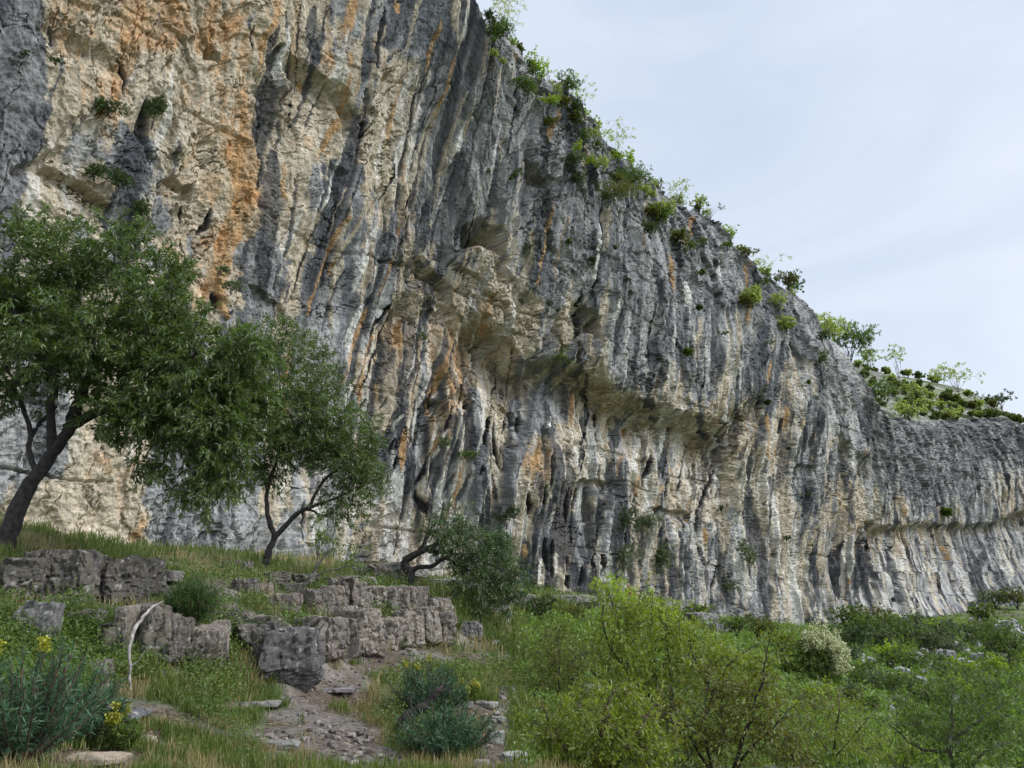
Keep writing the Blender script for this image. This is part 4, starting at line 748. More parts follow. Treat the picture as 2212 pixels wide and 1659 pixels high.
tipsb = plant('young_tree', 'brightest yellow green young tree top just in front of the cliff foot', 'young tree', gpt(1345, 1440), [([gpt(1345, 1440), at(1340, 1370, 13.2), at(1320, 1300, 13.2), at(1300, 1245, 13.2)], [.02, .015, .01, .004]), ([at(1340, 1370, 13.2), at(1390, 1320, 13.2), at(1410, 1280, 13.2)], [.012, .008, .004])],
              in_blobs([(1310, 1270, 13.2, 35, 30, .4, 34), (1360, 1300, 13.2, 60, 30, .4, 60), (1410, 1320, 13.2, 50, 30, .4, 50), (1450, 1345, 13.3, 40, 22, .4, 28)], R_(26)), ML_TIP, MB_BRN, .075, .022, 7, .16, rng=R_(27), trunk_name='stems', crown_name='foliage')
Yb = 11.8; s = lambda x, y, d=0: at(x, y, Yb + d); b = gpt(1210, 1530)
shrub('young_shrub', 'narrow dark green shrub beside the end of the path', b, [([b, s(1208, 1450), s(1205, 1380)], [.02, .014, .005]), ([b, s(1240, 1470), s(1260, 1410)], [.015, .01, .004])], [(1200, 1430, Yb, 55, 70, .5, 130), (1250, 1450, Yb, 50, 50, .5, 70), (1200, 1370, Yb, 25, 25, .3, 20)], ML_OLI, MB_DARK, 28, .06, .017, 7, .15)
Yb = 14.5; s = lambda x, y, d=0: at(x, y, Yb + d); b = gpt(1800, 1640)
shrub('young_shrub', 'sparse feathery shrub with layered twigs at the bottom right', b, [([b, s(1810, 1560), s(1815, 1480)], [.025, .015, .005]), ([b, s(1860, 1570), s(1900, 1520)], [.02, .012, .005]), ([b, s(1750, 1560), s(1730, 1500)], [.02, .012, .005])], [(1800, 1560, Yb, 90, 60, .8, 110), (1860, 1600, Yb, 90, 50, .8, 90), (1740, 1530, Yb, 60, 40, .6, 50), (1820, 1500, Yb, 40, 30, .5, 20)], ML_YEL, MB_BRN, 30, .06, .018, 6, .22)
Yb = 17; s = lambda x, y, d=0: at(x, y, Yb + d); b = gpt(2075, 1700) if hit(2075, 1700) is not None else s(2075, 1700)
shrub('spreading_tree', 'spreading bright green tree in the bottom right corner', b, [([b, s(2050, 1625), s(2055, 1570), s(2060, 1500)], [.06, .05, .035, .012]), ([s(2050, 1625), s(2000, 1620), s(1960, 1600), s(1920, 1560)], [.035, .03, .02, .008]), ([s(2052, 1600), s(2110, 1560), s(2170, 1520)], [.035, .025, .01]), ([b, s(2120, 1630), s(2190, 1600)], [.035, .025, .01])],
      [(2060, 1500, Yb, 120, 60, 1.2, 180), (2150, 1560, Yb, 110, 80, 1.2, 220), (1970, 1560, Yb, 90, 60, 1., 130), (2060, 1610, Yb, 150, 60, 1.2, 190), (2200, 1480, Yb, 60, 50, .8, 60), (2230, 1620, Yb, 60, 60, .8, 60)], ML_MID, MB_GREY, 32, .09, .028, 7, .28, cat='tree')
b = gpt(1950, 1659, -.1)
simple_bush('low_bush', 'small vivid yellow green bush at the bottom edge near the right corner', 'bush', b, 1.5, .55, 2600, .07, .025, ML_TIP, MB_BRN, 'bushes on the slope', rng=R_(34))
# ---- blossoming tree and the bushes on the slope
def petals(mat, mask):
    def f(root, base, tips):
        px, py = proj(tips[:, 0] + base[0], tips[:, 1] + base[1], tips[:, 2] + base[2]); t_ = tips[mask(px, py)]; rg = R_(44); n = 22
        c = (t_[:, None] + rg.normal(0, .07, (len(t_), n, 3))).reshape(-1, 3)
        V, Fc = leaf_quads(c, unit(rg.normal(size=c.shape)), unit(rg.normal(0, .6, c.shape) + np.array([0, 0, 1])), rg.uniform(.05, .09, len(c)), rg.uniform(.05, .08, len(c)))
        np_mesh('blossom', V, Fc, mat, root, tint=np.repeat(rg.random(len(c)), 4))
    return f
b = gpt(1765, 1484); Yb = b[1]; s = lambda x, y, d=0: at(x, y, Yb + d)
plant('blossoming_tree', 'round tree with cream blossom clusters on the slope', 'tree', b, [([b, s(1768, 1460), s(1765, 1430), s(1770, 1390)], [.1, .08, .06, .02]), ([b, s(1780, 1455), s(1800, 1420)], [.07, .05, .02]), ([b, s(1740, 1460), s(1710, 1445)], [.07, .05, .02])],
      in_blobs([(1770, 1395, Yb, 42, 34, 1., 110), (1800, 1425, Yb, 28, 30, .8, 70), (1730, 1425, Yb, 45, 30, 1., 120), (1765, 1450, Yb, 50, 22, .8, 90), (1700, 1450, Yb, 22, 18, .6, 30)], R_(40)), ML_MID, MB_DARK, .11, .045, 9, .3, rng=R_(41),
      extra=petals(ML_CREAM, lambda px, py: (py < 1375 + (1790 - px) * .1 + 22) & (px > 1738) | (px > 1795) & (py < 1450)))
BUSH = [  # x, y foot, width px, height px, leaves, material, bark, label, name, category
    (1785, 1338, 70, 46, 2600, ML_WHITE, MB_DARK, 'small tree with faded white blossom at the cliff foot', 'small_tree', 'tree'),
    (1838, 1372, 70, 50, 3400, ML_MID, MB_DARK, 'grey green bush right of the blossoming tree', 'slope_bush', 'bush'),
    (1850, 1425, 80, 60, 3600, ML_DRK, MB_DARK, 'dark bush touching the right side of the blossoming tree', 'slope_bush', 'bush'),
    (1893, 1385, 60, 62, 3000, ML_OLI, MB_DARK, 'olive green small tree before the far cliff foot', 'small_tree', 'tree'),
    (1900, 1408, 100, 62, 4200, ML_MID, MB_DARK, 'green tree leaning right with bare crooked trunk on the slope', 'small_tree', 'tree'),
    (1950, 1395, 90, 44, 3600, ML_GRY, MB_DARK, 'grey bush behind the leaning slope tree', 'slope_bush', 'bush'),
    (2010, 1370, 90, 32, 2600, ML_GRY, MB_DARK, 'low dark bush beneath the far path', 'slope_bush', 'bush'),
    (2150, 1315, 90, 34, 2600, ML_GRY, MB_DARK, 'grey green scrub at the far end of the cliff foot', 'slope_bush', 'bush'),
    (2200, 1318, 60, 40, 2000, ML_OLI, MB_DARK, 'brownish scrub touching the right frame edge at the cliff foot', 'slope_bush', 'bush'),
    (2185, 1450, 110, 90, 5200, ML_MID, MB_DARK, 'green tree with thin trunk at the right frame edge', 'small_tree', 'tree'),
    (2060, 1425, 80, 34, 2600, ML_GRY, MB_GREY, 'half bare grey bush among the pale stones', 'slope_bush', 'bush'),
    (1958, 1460, 100, 46, 3400, ML_MID, MB_DARK, 'low green bush in the middle of the stony slope', 'slope_bush', 'bush'),
    (2130, 1400, 80, 30, 2200, ML_MID, MB_DARK, 'flat green bush above the pale stones', 'slope_bush', 'bush'),
    (1640, 1392, 70, 50, 3000, ML_OLI, MB_DARK, 'olive bush directly under the wide cream cliff panel', 'slope_bush', 'bush'),
    (1590, 1385, 60, 40, 2400, ML_MID, MB_DARK, 'green bush left of the olive bush at the cliff foot', 'slope_bush', 'bush'),
    (1690, 1430, 80, 50, 3200, ML_YEL, MB_DARK, 'yellow green bush left of the blossoming tree', 'slope_bush', 'bush'),
    (1160, 1352, 62, 56, 3200, ML_DRK, MB_DARK, 'dense dark bush at the end of the stone terrace', 'slope_bush', 'bush'),
    (1110, 1310, 36, 30, 1400, ML_MID, MB_DARK, 'small green bush under the smallest almond tree', 'slope_bush', 'bush'),
    (1230, 1350, 70, 36, 2600, ML_OLI, MB_BRN, 'low olive bush on the far terrace', 'slope_bush', 'bush'),
    (1500, 1340, 60, 26, 1800, ML_MID, MB_DARK, 'low green bush along the cliff foot', 'slope_bush', 'bush'),
    (1900, 1500, 90, 40, 3000, ML_GRY, MB_BRN, 'dry grey bush above the bottom right shrubs', 'slope_bush', 'bush'),
    (1760, 1560, 100, 60, 1700, ML_OLI, MB_BRN, 'bare brown thicket below the blossoming tree', 'thicket', 'thicket')]
for i, (x, y, wp, hp, nl, m_, bk, lab, nm, ct) in enumerate(BUSH):
    p = gpt(x, y); k = p[1] / F * 1.03; w_ = wp * k; h_ = hp * k
    simple_bush(nm, lab, ct, p, w_, h_, nl, max(.05, 3.6 * k), max(.03, 2.2 * k), m_, bk, 'bushes on the slope', rng=R_(60 + i), r=max(.02, 1.1 * k), n=9, low=.12, stems=6, lean=(.35, 0, 0) if 'leaning' in lab else (0, 0, 0))
# ---- plants rooted in the cliff face
CL = [(235, 262, 62, 46, ML_DRK, 'dark tuft hanging left under the tall black hollow'), (308, 290, 44, 76, ML_DRK, 'tall dark tuft in the crack right of the black hollow'), (195, 405, 50, 36, ML_DRK, 'dark green cushion on the slanting ledge at left'), (245, 425, 60, 50, ML_DRK, 'dark cushion lower on the slanting ledge at left'),
      (303, 490, 44, 52, ML_DRK, 'dark bush in the crack just above the largest almond tree'), (48, 130, 26, 16, ML_DRK, 'small dark tuft high on the grey left wall'), (120, 152, 26, 16, ML_DRK, 'small green tuft on the cream rock near the upper left'), (488, 640, 44, 34, ML_GRY, 'round mossy tuft on the orange knob'), (465, 600, 40, 26, ML_GRY, 'grey moss cushion above the orange knob'),
      (905, 742, 22, 26, ML_MID, 'small green plant among the orange streaks'), (1180, 800, 56, 44, ML_MID, 'green shrub hanging under the great roof'), (1352, 1165, 40, 70, ML_DRK, 'dark shrub on the lower wall ledge'), (1392, 1150, 60, 30, ML_GRY, 'thin grey shrub right of the lower wall ledge shrub'), (1002, 1000, 40, 26, ML_MID, 'leafy twig beside the black hollows'),
      (945, 975, 30, 26, ML_GRY, 'wispy plant left of the black hollows'), (1425, 1262, 44, 76, ML_GRY, 'tall grey green ivy at the wall foot'), (1087, 1140, 40, 50, ML_DRK, 'dark bush behind the smallest almond tree'), (1108, 395, 22, 22, ML_MID, 'small bush on the grey upper face'), (1187, 662, 16, 14, ML_DRK, 'dark tuft on the dark grey buttress'),
      (1202, 676, 14, 12, ML_DRK, 'dark tuft just under the grey buttress tuft'), (1124, 662, 14, 14, ML_DRK, 'round tuft on the pale broken rock'), (1122, 380, 16, 16, ML_GRY, 'grey tuft by the small upper overhang'), (1350, 612, 14, 12, ML_DRK, 'tiny tuft on the upper grey pillars'), (1360, 640, 14, 12, ML_DRK, 'tiny tuft lower on the upper grey pillars'),
      (1300, 440, 30, 24, ML_GRY, 'grey bush left of the big olive bush'), (1135, 560, 20, 34, ML_GRY, 'thin shrub right of the small cave'), (1056, 385, 14, 16, ML_MID, 'small green tuft over the small cave'), (1425, 500, 60, 60, ML_MID, 'green bush on the crest beside the block tower'), (1390, 520, 44, 40, ML_DRK, 'dark bush left of the crest bush'),
      (1305, 455, 118, 60, ML_OLI, 'big olive green bush spreading on the upper face'), (1345, 410, 80, 44, ML_MID, 'green bush just above the big olive bush'), (1065, 120, 50, 90, ML_MID, 'tall green bush on the highest edge'), (1050, 75, 30, 60, ML_DRK, 'dark ivy bush against the overhang edge'), (1145, 175, 34, 34, ML_MID, 'bright green bush below the first gap in the crest'),
      (1125, 225, 50, 60, ML_MID, 'green bush with dark stems on the upper slab'), (1215, 205, 60, 44, ML_MID, 'green crest bush under the thin sky trees'), (1235, 270, 40, 60, ML_DRK, 'dark green bush on the crest shoulder'), (1225, 370, 50, 50, ML_GRY, 'grey green bush in the upper gully'), (1240, 410, 40, 40, ML_DRK, 'dark bush at the foot of the upper gully'),
      (1500, 600, 20, 16, ML_MID, 'tiny green plant on the block tower'), (1562, 540, 30, 22, ML_MID, 'small bush right of the block tower top'), (1600, 560, 44, 26, ML_OLI, 'low olive bush along the crest past the block tower'), (1690, 632, 46, 46, ML_OLI, 'rusty olive bush on the crest corner'), (1562, 722, 18, 8, ML_MID, 'thin green strip plant on the lower grey slab'),
      (1655, 750, 18, 14, ML_GRY, 'mossy tuft beneath the crest corner'), (1770, 800, 26, 44, ML_GRY, 'grey moss streak plant right of the crest corner'), (1765, 740, 40, 22, ML_DRK, 'dark low bush on the step past the crest corner'), (1745, 1075, 16, 14, ML_DRK, 'dark tuft over the blue grey block'), (1555, 1110, 16, 16, ML_DRK, 'dark tuft on the smooth beige wall'),
      (1690, 1170, 20, 10, ML_DRK, 'flat tuft on the cream panel ledge'), (1610, 1240, 30, 60, ML_GRY, 'grey shrub low on the dark wet streak'), (1575, 1290, 30, 40, ML_GRY, 'grey shrub at the foot of the dark wet streak'), (1345, 1250, 50, 60, ML_GRY, 'wispy grey shrub near the foot of the pale wall')]
for i, (x, y, wp, hp, m_, lab) in enumerate(CL):
    p = on_cliff(x, y); d_ = math.hypot(p[0], p[1]); k = d_ / F; w_ = wp * k; h_ = hp * k
    p = p + np.array([.45, -.45, -.1]) * min(1, w_)
    ct = 'bush' if 'bush' in lab else ('shrub' if 'shrub' in lab else 'plant')
    simple_bush('cliff_' + ct, lab, ct, p, w_, h_, int(np.clip(wp * hp * 1.5, 350, 6500)), 3.1 * k, 1.6 * k, m_, MB_DARK if m_ is not ML_GRY else MB_GREY, 'plants growing on the cliff face', rng=R_(200 + i), r=max(.012, .7 * k), n=9, low=.02, stems=5, dep=w_ * .7)
# ---- trees on the skyline
SK = [(1092, 108, 96, 118, 1100, ML_RIM, 'thin leafy tree highest on the crest', 0), (1150, 170, 44, 60, 300, ML_RIM, 'slender young tree second from the top of the crest', 0), (1185, 190, 50, 70, 420, ML_RIM, 'sparse leafy tree third from the top of the crest', 0), (1240, 262, 90, 96, 750, ML_RIM, 'tall thin pale tree leaning over the crest', 0),
      (1332, 348, 92, 92, 1000, ML_RIM, 'rounded airy tree standing clear on the skyline', 0), (1375, 388, 80, 42, 130, ML_GRY, 'leafless shrub right of the airy skyline tree', 0), (1462, 448, 84, 52, 620, ML_RIM, 'low spreading skyline tree left of the block tower', 0), (1420, 430, 50, 36, 260, ML_GRY, 'half bare crest shrub left of the spreading tree', 0), (1535, 462, 58, 46, 200, ML_GRY, 'nearly bare small tree on the block tower', 0), (1575, 532, 40, 52, 460, ML_RIM, 'small leafy tree just past the block tower', 0),
      (1655, 592, 88, 62, 640, ML_RIM, 'fan shaped pale tree above the crest corner', 0), (1706, 640, 26, 32, 120, ML_GRY, 'tiny bare shrub on the crest corner', 0), (1790, 742, 110, 64, 3600, ML_RIM, 'bright green thicket left of the dense hilltop tree', 1), (1845, 768, 96, 84, 4200, ML_MID, 'dense green tree with several trunks on the hilltop', 1), (1885, 778, 44, 46, 1000, ML_RIM, 'small bright tree right of the dense hilltop tree', 1),
      (1943, 822, 50, 72, 420, ML_RIM, 'lone thin tree in the middle of the hill skyline', 1), (1985, 800, 26, 14, 260, ML_MID, 'tiny low bush on the hill skyline', 1), (2072, 850, 76, 56, 1000, ML_RIM, 'spreading open tree on the lower hill skyline', 1), (2020, 812, 40, 24, 90, ML_GRY, 'bare scrub left of the spreading hill tree', 1), (2165, 885, 40, 34, 800, ML_DRK, 'dark bush at the right end of the hill skyline', 1), (2120, 868, 50, 18, 90, ML_GRY, 'bare twigs near the right end of the hill', 1),
      (1862, 868, 70, 80, 2400, ML_OLI, 'olive tree with bare lower stems on the hillside', 2), (1895, 905, 86, 86, 4600, ML_OLI, 'big dark olive bush above the notch', 2), (1915, 822, 40, 20, 700, ML_TIP, 'yellow green cushion bush high on the hillside', 2), (1990, 880, 50, 70, 2200, ML_RIM, 'upright bright green tree on the hillside', 2), (1965, 912, 70, 50, 2600, ML_MID, 'green bush just above the far cliff edge', 2),
      (2015, 895, 60, 46, 1700, ML_RIM, 'light green bush right of the upright hillside tree', 2), (1930, 850, 60, 30, 900, ML_OLI, 'low scrub in the middle of the hillside', 2), (2050, 930, 50, 30, 1100, ML_MID, 'small bush sitting on the far cliff edge', 2), (1850, 830, 30, 40, 700, ML_RIM, 'light bush beside the grey step', 2)]
for i, (x, y, wp, hp, nl, m_, lab, wh) in enumerate(SK):
    p = rim(x) if wh == 0 else on_hill(x, y)
    p = np.array(p, float); k = math.hypot(p[0], p[1]) / F; k *= 1.1 if y < 500 else 1
    p[2] -= .15; airy = nl < 1300
    if wh == 2: wp *= .75; hp *= .72; nl *= .6; m_ = {ML_OLI: ML_MID, ML_MID: ML_RIM}.get(m_, m_)
    ct = 'tree' if ' tree' in lab else 'bush'
    simple_bush('crest_' + ct if wh == 0 else 'hill_' + ct, lab, ct, p, wp * k, hp * k, int(nl * 1.5), (3.2 if airy else 3.6) * k, (2.0 if airy else 2.2) * k, m_, MB_GREY if airy else MB_DARK, 'trees and bushes along the skyline', rng=R_(400 + i), r=(.45 if airy else .9) * k, n=7 if airy else 9, stems=8 if airy else 7, low=.15, sparse=1.1 if airy else 1, up=.25, dep=wp * k * .7)
# ---- the fringe of shrubs: several kinds built once and repeated along the crest and over the hill
def repeat(root, loc, sc, rz, label, group):
    c = root.copy(); COL.objects.link(c); c.location = loc; c.scale = (sc, sc, sc); c.rotation_euler = (0, 0, rz); tag(c, label, root['category'], group)
    for ch in root.children: d = ch.copy(); COL.objects.link(d); d.parent = c
    return c
rg = R_(909)
def fringe(name, group, label, spots, mats, size):
    kinds = []
    for q, (x, y, f) in enumerate(spots):
        p = np.array(f(x, y), float); k = math.hypot(p[0], p[1]) / F; s_ = size * k * rg.uniform(.6, 1.45)
        if q < len(mats): kinds.append((simple_bush(name, label, 'shrub', p, s_, s_ * .85, 1900, 3.2 * k * .9, 2 * k * .9, mats[q], MB_DARK, group, rng=R_(950 + q), r=.5 * k, n=9, stems=6, low=.05), s_)); kinds[-1][0].location = p; continue
        ro, s0 = kinds[q % len(kinds)]; repeat(ro, p, s_ / s0, rg.uniform(0, 6.28), label, group)
off = lambda p: np.array(p) + np.array([.4, -.4, -.15])
sp_ = []
for i in range(64):
    x = rg.uniform(1035, 1740); yr = np.interp(x, RIMX, RIMY)
    sp_.append((x, 0, lambda x, y: rim(x) - np.array([0, 0, .3]))) if i % 2 == 0 else sp_.append((x, yr + rg.uniform(20, 110), lambda x, y: off(on_cliff(x, y))))
fringe('crest_shrub', 'low shrubs fringing the crest', 'low shrub in the ragged green fringe along and just under the crest', sp_, [ML_RIM, ML_MID, ML_RIM, ML_OLI, ML_TIP], 34)
sp_ = [(x, np.interp(x, HILX, HILY) + rg.uniform(4, 95), on_hill) for x in rg.uniform(1850, 2205, 110)]
fringe('hill_shrub', 'small shrubs dotting the hillside', 'small shrub among many dotting the hillside behind the crest', sp_, [ML_RIM, ML_MID, ML_OLI, ML_GRY], 13)
sp_ = [(rg.uniform(1720, 2215), rg.uniform(1360, 1560), gpt) for _ in range(70)]
fringe('slope_shrub', 'small shrubs scattered on the right slope', 'small shrub among many scattered over the right slope', sp_, [ML_MID, ML_GRY, ML_MID, ML_TIP], 38)
sp_ = [(x, y, lambda x, y: off(on_cliff(x, y))) for x, y in zip(rg.uniform(1050, 2150, 12), rg.uniform(0, 1, 12)) for y in [np.interp(x, RIMX, RIMY) + 60 + y * (330 if x < 1800 else 200)]]
fringe('cliff_tuft', 'tiny tufts in the upper face', 'tiny tuft rooted in a crack of the grey upper face', sp_, [ML_DRK, ML_MID, ML_GRY], 13)
# ============================================================ ROCKS
def row(pts, hpx, n, wvar, seed, labels, name='rock_block', group='stone blocks of the terrace', col=(.185, .158, .125)):
    """blocks side by side along a picture polyline of their feet; hpx height in px at each point"""
    rg = R_(seed); xs = np.array([p[0] for p in pts]); ys = np.array([p[1] for p in pts])
    cuts = np.sort(rg.uniform(-.25, .25, n - 1) + np.arange(1, n)) / n; cuts = np.concatenate([[0], cuts, [1]])
    for i in range(n):
        xa = xs[0] + (xs[-1] - xs[0]) * cuts[i]; xb_ = xs[0] + (xs[-1] - xs[0]) * cuts[i + 1]; xm = (xa + xb_) / 2
        p = gpt(xm, np.interp(xm, xs, ys)); k = p[1] / F * 1.03; h = np.interp(xm, xs, hpx) * k * rg.uniform(.7, 1.12); w_ = (xb_ - xa) * k * rg.uniform(.9, 1.02)
        pa = gpt(xa, np.interp(xa, xs, ys)); pb = gpt(xb_, np.interp(xb_, xs, ys)); ang = math.atan2(pb[1] - pa[1], pb[0] - pa[0]); ang = float(np.clip(ang, -.6, .75))
        d = max(.5, h * 1.1); p[1] += d * .33 + rg.uniform(-.08, .12)
        rock(name, labels[i], 'rock', p, (w_ / max(.7, math.cos(ang)), d, h), ang + rg.uniform(-.1, .1), seed * 50 + i, group, (rg.uniform(-.04, .04), rg.uniform(-.05, .05)), col=tuple(np.array(col) * rg.uniform(.8, 1.2)), rough=.13, sub=22, sink=.06)
low = ['lower row block touching the dark corner boulder', 'lower row block with pale ribs, second from the dark corner boulder', 'lower row block third from the dark corner boulder', 'lower row block fourth from the dark corner boulder', 'middle block of the lower row', 'lower row block fourth from the open right end', 'lower row block third from the open right end', 'lower row block second from the open right end', 'squarish block ending the lower row above the path']
upp = ['upper row block furthest left of the terrace wall', 'upper row block second from the left of the terrace wall', 'upper row block just right of the thin sapling', 'upper row block fourth from the left of the terrace wall', 'upper row block below the flat slab', 'upper row block fourth from its right end', 'upper row block third from its right end', 'upper row block second from its right end', 'upper row block ending beneath the smallest almond tree']
row([(640, 1424), (700, 1424), (850, 1400), (962, 1388)], [84, 88, 72, 60], 9, .3, 1, low)
row([(650, 1336), (740, 1334), (850, 1330), (962, 1334)], [66, 68, 66, 50], 9, .3, 2, upp)
row([(-10, 1290), (110, 1300), (220, 1304), (325, 1286)], [110, 112, 100, 76], 5, .3, 3, ['dark weathered outcrop at the left edge beneath the largest almond tree', 'rugged brown outcrop second from the left edge', 'tilted brown outcrop in the middle of the upper bank', 'dark outcrop fourth from the left edge', 'small grey capped outcrop ending the upper bank'], 'rock_outcrop', 'outcrops of the upper bank', (.10, .088, .07))
row([(195, 1420), (260, 1420), (345, 1412)], [92, 92, 86], 4, .3, 4, ['narrow shaded block left of the standing dead branch', 'square shaded block behind the standing dead branch', 'shaded block right of the standing dead branch', 'shaded block second right of the standing dead branch'], col=(.15, .13, .10))
row([(500, 1395), (540, 1400), (600, 1385)], [44, 46, 40], 3, .3, 5, ['weathered ledge block above the spurge tuft', 'weathered ledge block behind the big dark boulder', 'ledge block joining the big dark boulder to the wall'], col=(.18, .155, .125))
SR = [(430, 1450, 72, 96, .2, (.24, .205, .16), 'tall pale edged block under the feathery bush'), (370, 1430, 50, 84, .3, (.17, .145, .115), 'dark recessed block left of the pale edged one'), (618, 1482, 122, 112, .35, (.13, .12, .11), 'big dark layered boulder at the corner of the path'), (565, 1440, 50, 80, .1, (.14, .125, .11), 'pointed dark block behind the spurge tuft'), (60, 1400, 74, 92, .1, (.16, .15, .14), 'grey block among weeds at the left edge'),
      (200, 1490, 46, 56, .3, (.22, .19, .16), 'small upright block above the dark slab'), (1018, 1384, 44, 34, -.1, (.19, .18, .165), 'lone dark cube right of the terrace wall'), (1060, 1398, 30, 14, .2, (.25, .23, .2), 'small flat stone beyond the dark cube'), (885, 1418, 28, 16, .1, (.27, .24, .2), 'little stepped stone under the right end of the wall'), (780, 1416, 40, 14, .1, (.24, .21, .17), 'flat stone at the foot of the wall'),
      (610, 1330, 60, 46, .3, (.26, .21, .165), 'reddish broken ledge below the middle almond tree'), (560, 1290, 46, 30, .2, (.27, .21, .15), 'tan stone under the middle almond tree'), (470, 1330, 60, 26, .1, (.24, .2, .16), 'thin layered ledge above the feathery bush'), (400, 1300, 60, 22, .1, (.26, .22, .18), 'low broken ledge on the grassy bank'), (330, 1258, 90, 26, .1, (.24, .225, .2), 'flat topped grey slab at the top of the bank'),
      (840, 1246, 150, 22, .12, (.22, .205, .185), 'long smooth slab under the smallest almond tree'), (760, 1262, 90, 18, .1, (.23, .21, .18), 'flat slab left of the smallest almond tree'), (985, 1275, 120, 24, .2, (.22, .205, .18), 'smooth slab right of the smallest almond tree'), (1060, 1330, 70, 36, .3, (.24, .21, .175), 'ribbed block beyond the terrace wall'), (1125, 1320, 60, 34, .3, (.25, .225, .19), 'ribbed pale block beside the dense dark bush'),
      (1240, 1310, 90, 22, .4, (.24, .22, .19), 'flat ledge in front of the pale wall foot'), (1320, 1330, 90, 26, .4, (.23, .215, .19), 'wide low ledge in the shade of the young tree'), (1520, 1350, 60, 24, .5, (.25, .24, .22), 'pale ledge along the cliff foot'), (1560, 1372, 40, 26, .5, (.22, .21, .2), 'square grey stone at the cliff foot'),
      (1000, 1530, 52, 26, .2, (.27, .255, .23), 'grey stone behind the small yellow spurge'), (1052, 1530, 54, 22, .1, (.30, .28, .25), 'pale flat stone at the drop off'), (1120, 1500, 50, 26, .3, (.34, .325, .30), 'bright weathered stone at the path end'), (1078, 1566, 36, 22, .2, (.30, .285, .26), 'pale stone half under creeping weeds'), (1072, 1610, 40, 44, .3, (.38, .36, .33), 'whitish upright stone at the drop off'), (1110, 1650, 62, 40, .2, (.36, .34, .31), 'large whitish stone on the bottom edge'),
      (1040, 1660, 50, 24, .0, (.27, .25, .22), 'grey stone at the bottom beside the spurge'), (1275, 1505, 40, 22, .1, (.36, .35, .33), 'white topped stone showing through the shrubs'), (1480, 1430, 26, 16, .1, (.34, .34, .34), 'small pale stone deep in the shrubs'), (225, 1556, 130, 14, .05, (.15, .145, .15), 'dark flat slab in the left foreground'), (190, 1652, 120, 14, .05, (.42, .33, .24), 'tan flat rock at the bottom left'),
      (560, 1530, 70, 10, .0, (.25, .22, .2), 'thin flat rock left of the path'), (600, 1620, 70, 12, .1, (.26, .25, .22), 'mossy flat rock in the grass by the path'), (310, 1606, 40, 14, .1, (.38, .33, .26), 'pale tan stone in the foreground grass'), (720, 1500, 80, 8, .0, (.19, .165, .16), 'thin dark slab across the path'), (1745, 1488, 60, 14, .1, (.27, .26, .25), 'flat stone under the blossoming tree'),
      (1860, 1480, 32, 20, .2, (.3, .3, .31), 'bluish boulder right of the blossoming tree'), (1765, 1540, 60, 16, .1, (.24, .23, .22), 'grey stone in the brown thicket'), (2040, 1430, 50, 24, .3, (.33, .325, .32), 'jumble boulder in the middle of the stony slope'), (1905, 1560, 40, 14, .3, (.32, .31, .3), 'pale flat stone among the bottom right shrubs')]
for i, (x, y, wp, hp, a, c_, lab) in enumerate(SR):
    if 990 < x < 1130 and y > 1495: wp *= .75; hp *= .55; a += rg.uniform(-1, 1)
    p = gpt(x, y); k = p[1] / F * 1.03; d = max(hp * k * .8, wp * k * .7); p[1] += d * .3
    rock('stone' if wp < 60 else 'rock', lab, 'rock', p, (wp * k, d, hp * k), a, (700 if i != 2 else 1733) + i, 'rocks around the terrace', col=tuple(np.array(c_) * .8), rough=.13, sub=20 if wp > 40 else 10, sink=.1)
rg = R_(76); pr = []
for i in range(7):
    V, Fc, c = rock_arrays(1, .8, .55, 860 + i, 18, .16, True, (.13, .115, .092)); pr.append(np_mesh('bank_rock', V, Fc, M_ROCK, cols=c, link=False))
for i in range(62):
    x, y = rg.uniform(0, 640), rg.uniform(1215, 1475)
    if i % 5 == 0: x, y = rg.uniform(560, 1150), rg.uniform(1250, 1300)
    p = gpt(x, y); k = p[1] / F; sz = rg.uniform(26, 78) * k; o = pr[i % 7].copy(); COL.objects.link(o); o.location = (p[0], p[1], p[2] - .14 * sz); o.scale = (sz, sz * .8, sz * rg.uniform(.5, 1.15)); o.rotation_euler = (rg.uniform(-.1, .1), rg.uniform(-.1, .1), rg.uniform(-.5, .5) + (3.1416 if i % 2 else 0))
    tag(o, 'rough dark rock, one of many poking out of the weedy bank', 'rock', 'rough rocks of the grassy bank')
# pale stones strewn over the right slope: one group, nothing tells them apart
rg = R_(77); protos = []
for i in range(6):
    V, Fc, c = rock_arrays(1, .9, .7, 900 + i, 8, .12, False, (.40, .39, .38)); o = np_mesh('slope_stone', V, Fc, M_ROCK, cols=c, link=False); protos.append(o)
cl_ = [(1990, 1440, 60, 30), (2080, 1480, 60, 40), (2030, 1500, 60, 30), (1950, 1520, 50, 26), (2130, 1420, 50, 26), (1880, 1440, 50, 20), (2180, 1380, 40, 18), (2100, 1400, 90, 30), (2150, 1360, 70, 10)]
for i in range(120):
    cx_, cy_, sx, sy = cl_[i % len(cl_)]; p = hit(rg.normal(cx_, sx * .6), rg.normal(cy_, sy * .6))
    if p is None: continue
    k = p[1] / F; sz = rg.uniform(6, 17) * k * (1.6 if rg.random() < .15 else 1)
    o = protos[i % 6].copy(); COL.objects.link(o); o.location = (p[0], p[1], p[2] + .4 * sz); o.scale = (sz, sz * .8, sz * rg.uniform(.8, 1.3)); o.rotation_euler = (rg.uniform(-.3, .3), rg.uniform(-.3, .3), rg.uniform(0, 6))
    tag(o, 'pale limestone stone strewn in the green of the right slope', 'stone', 'pale stones on the right slope')
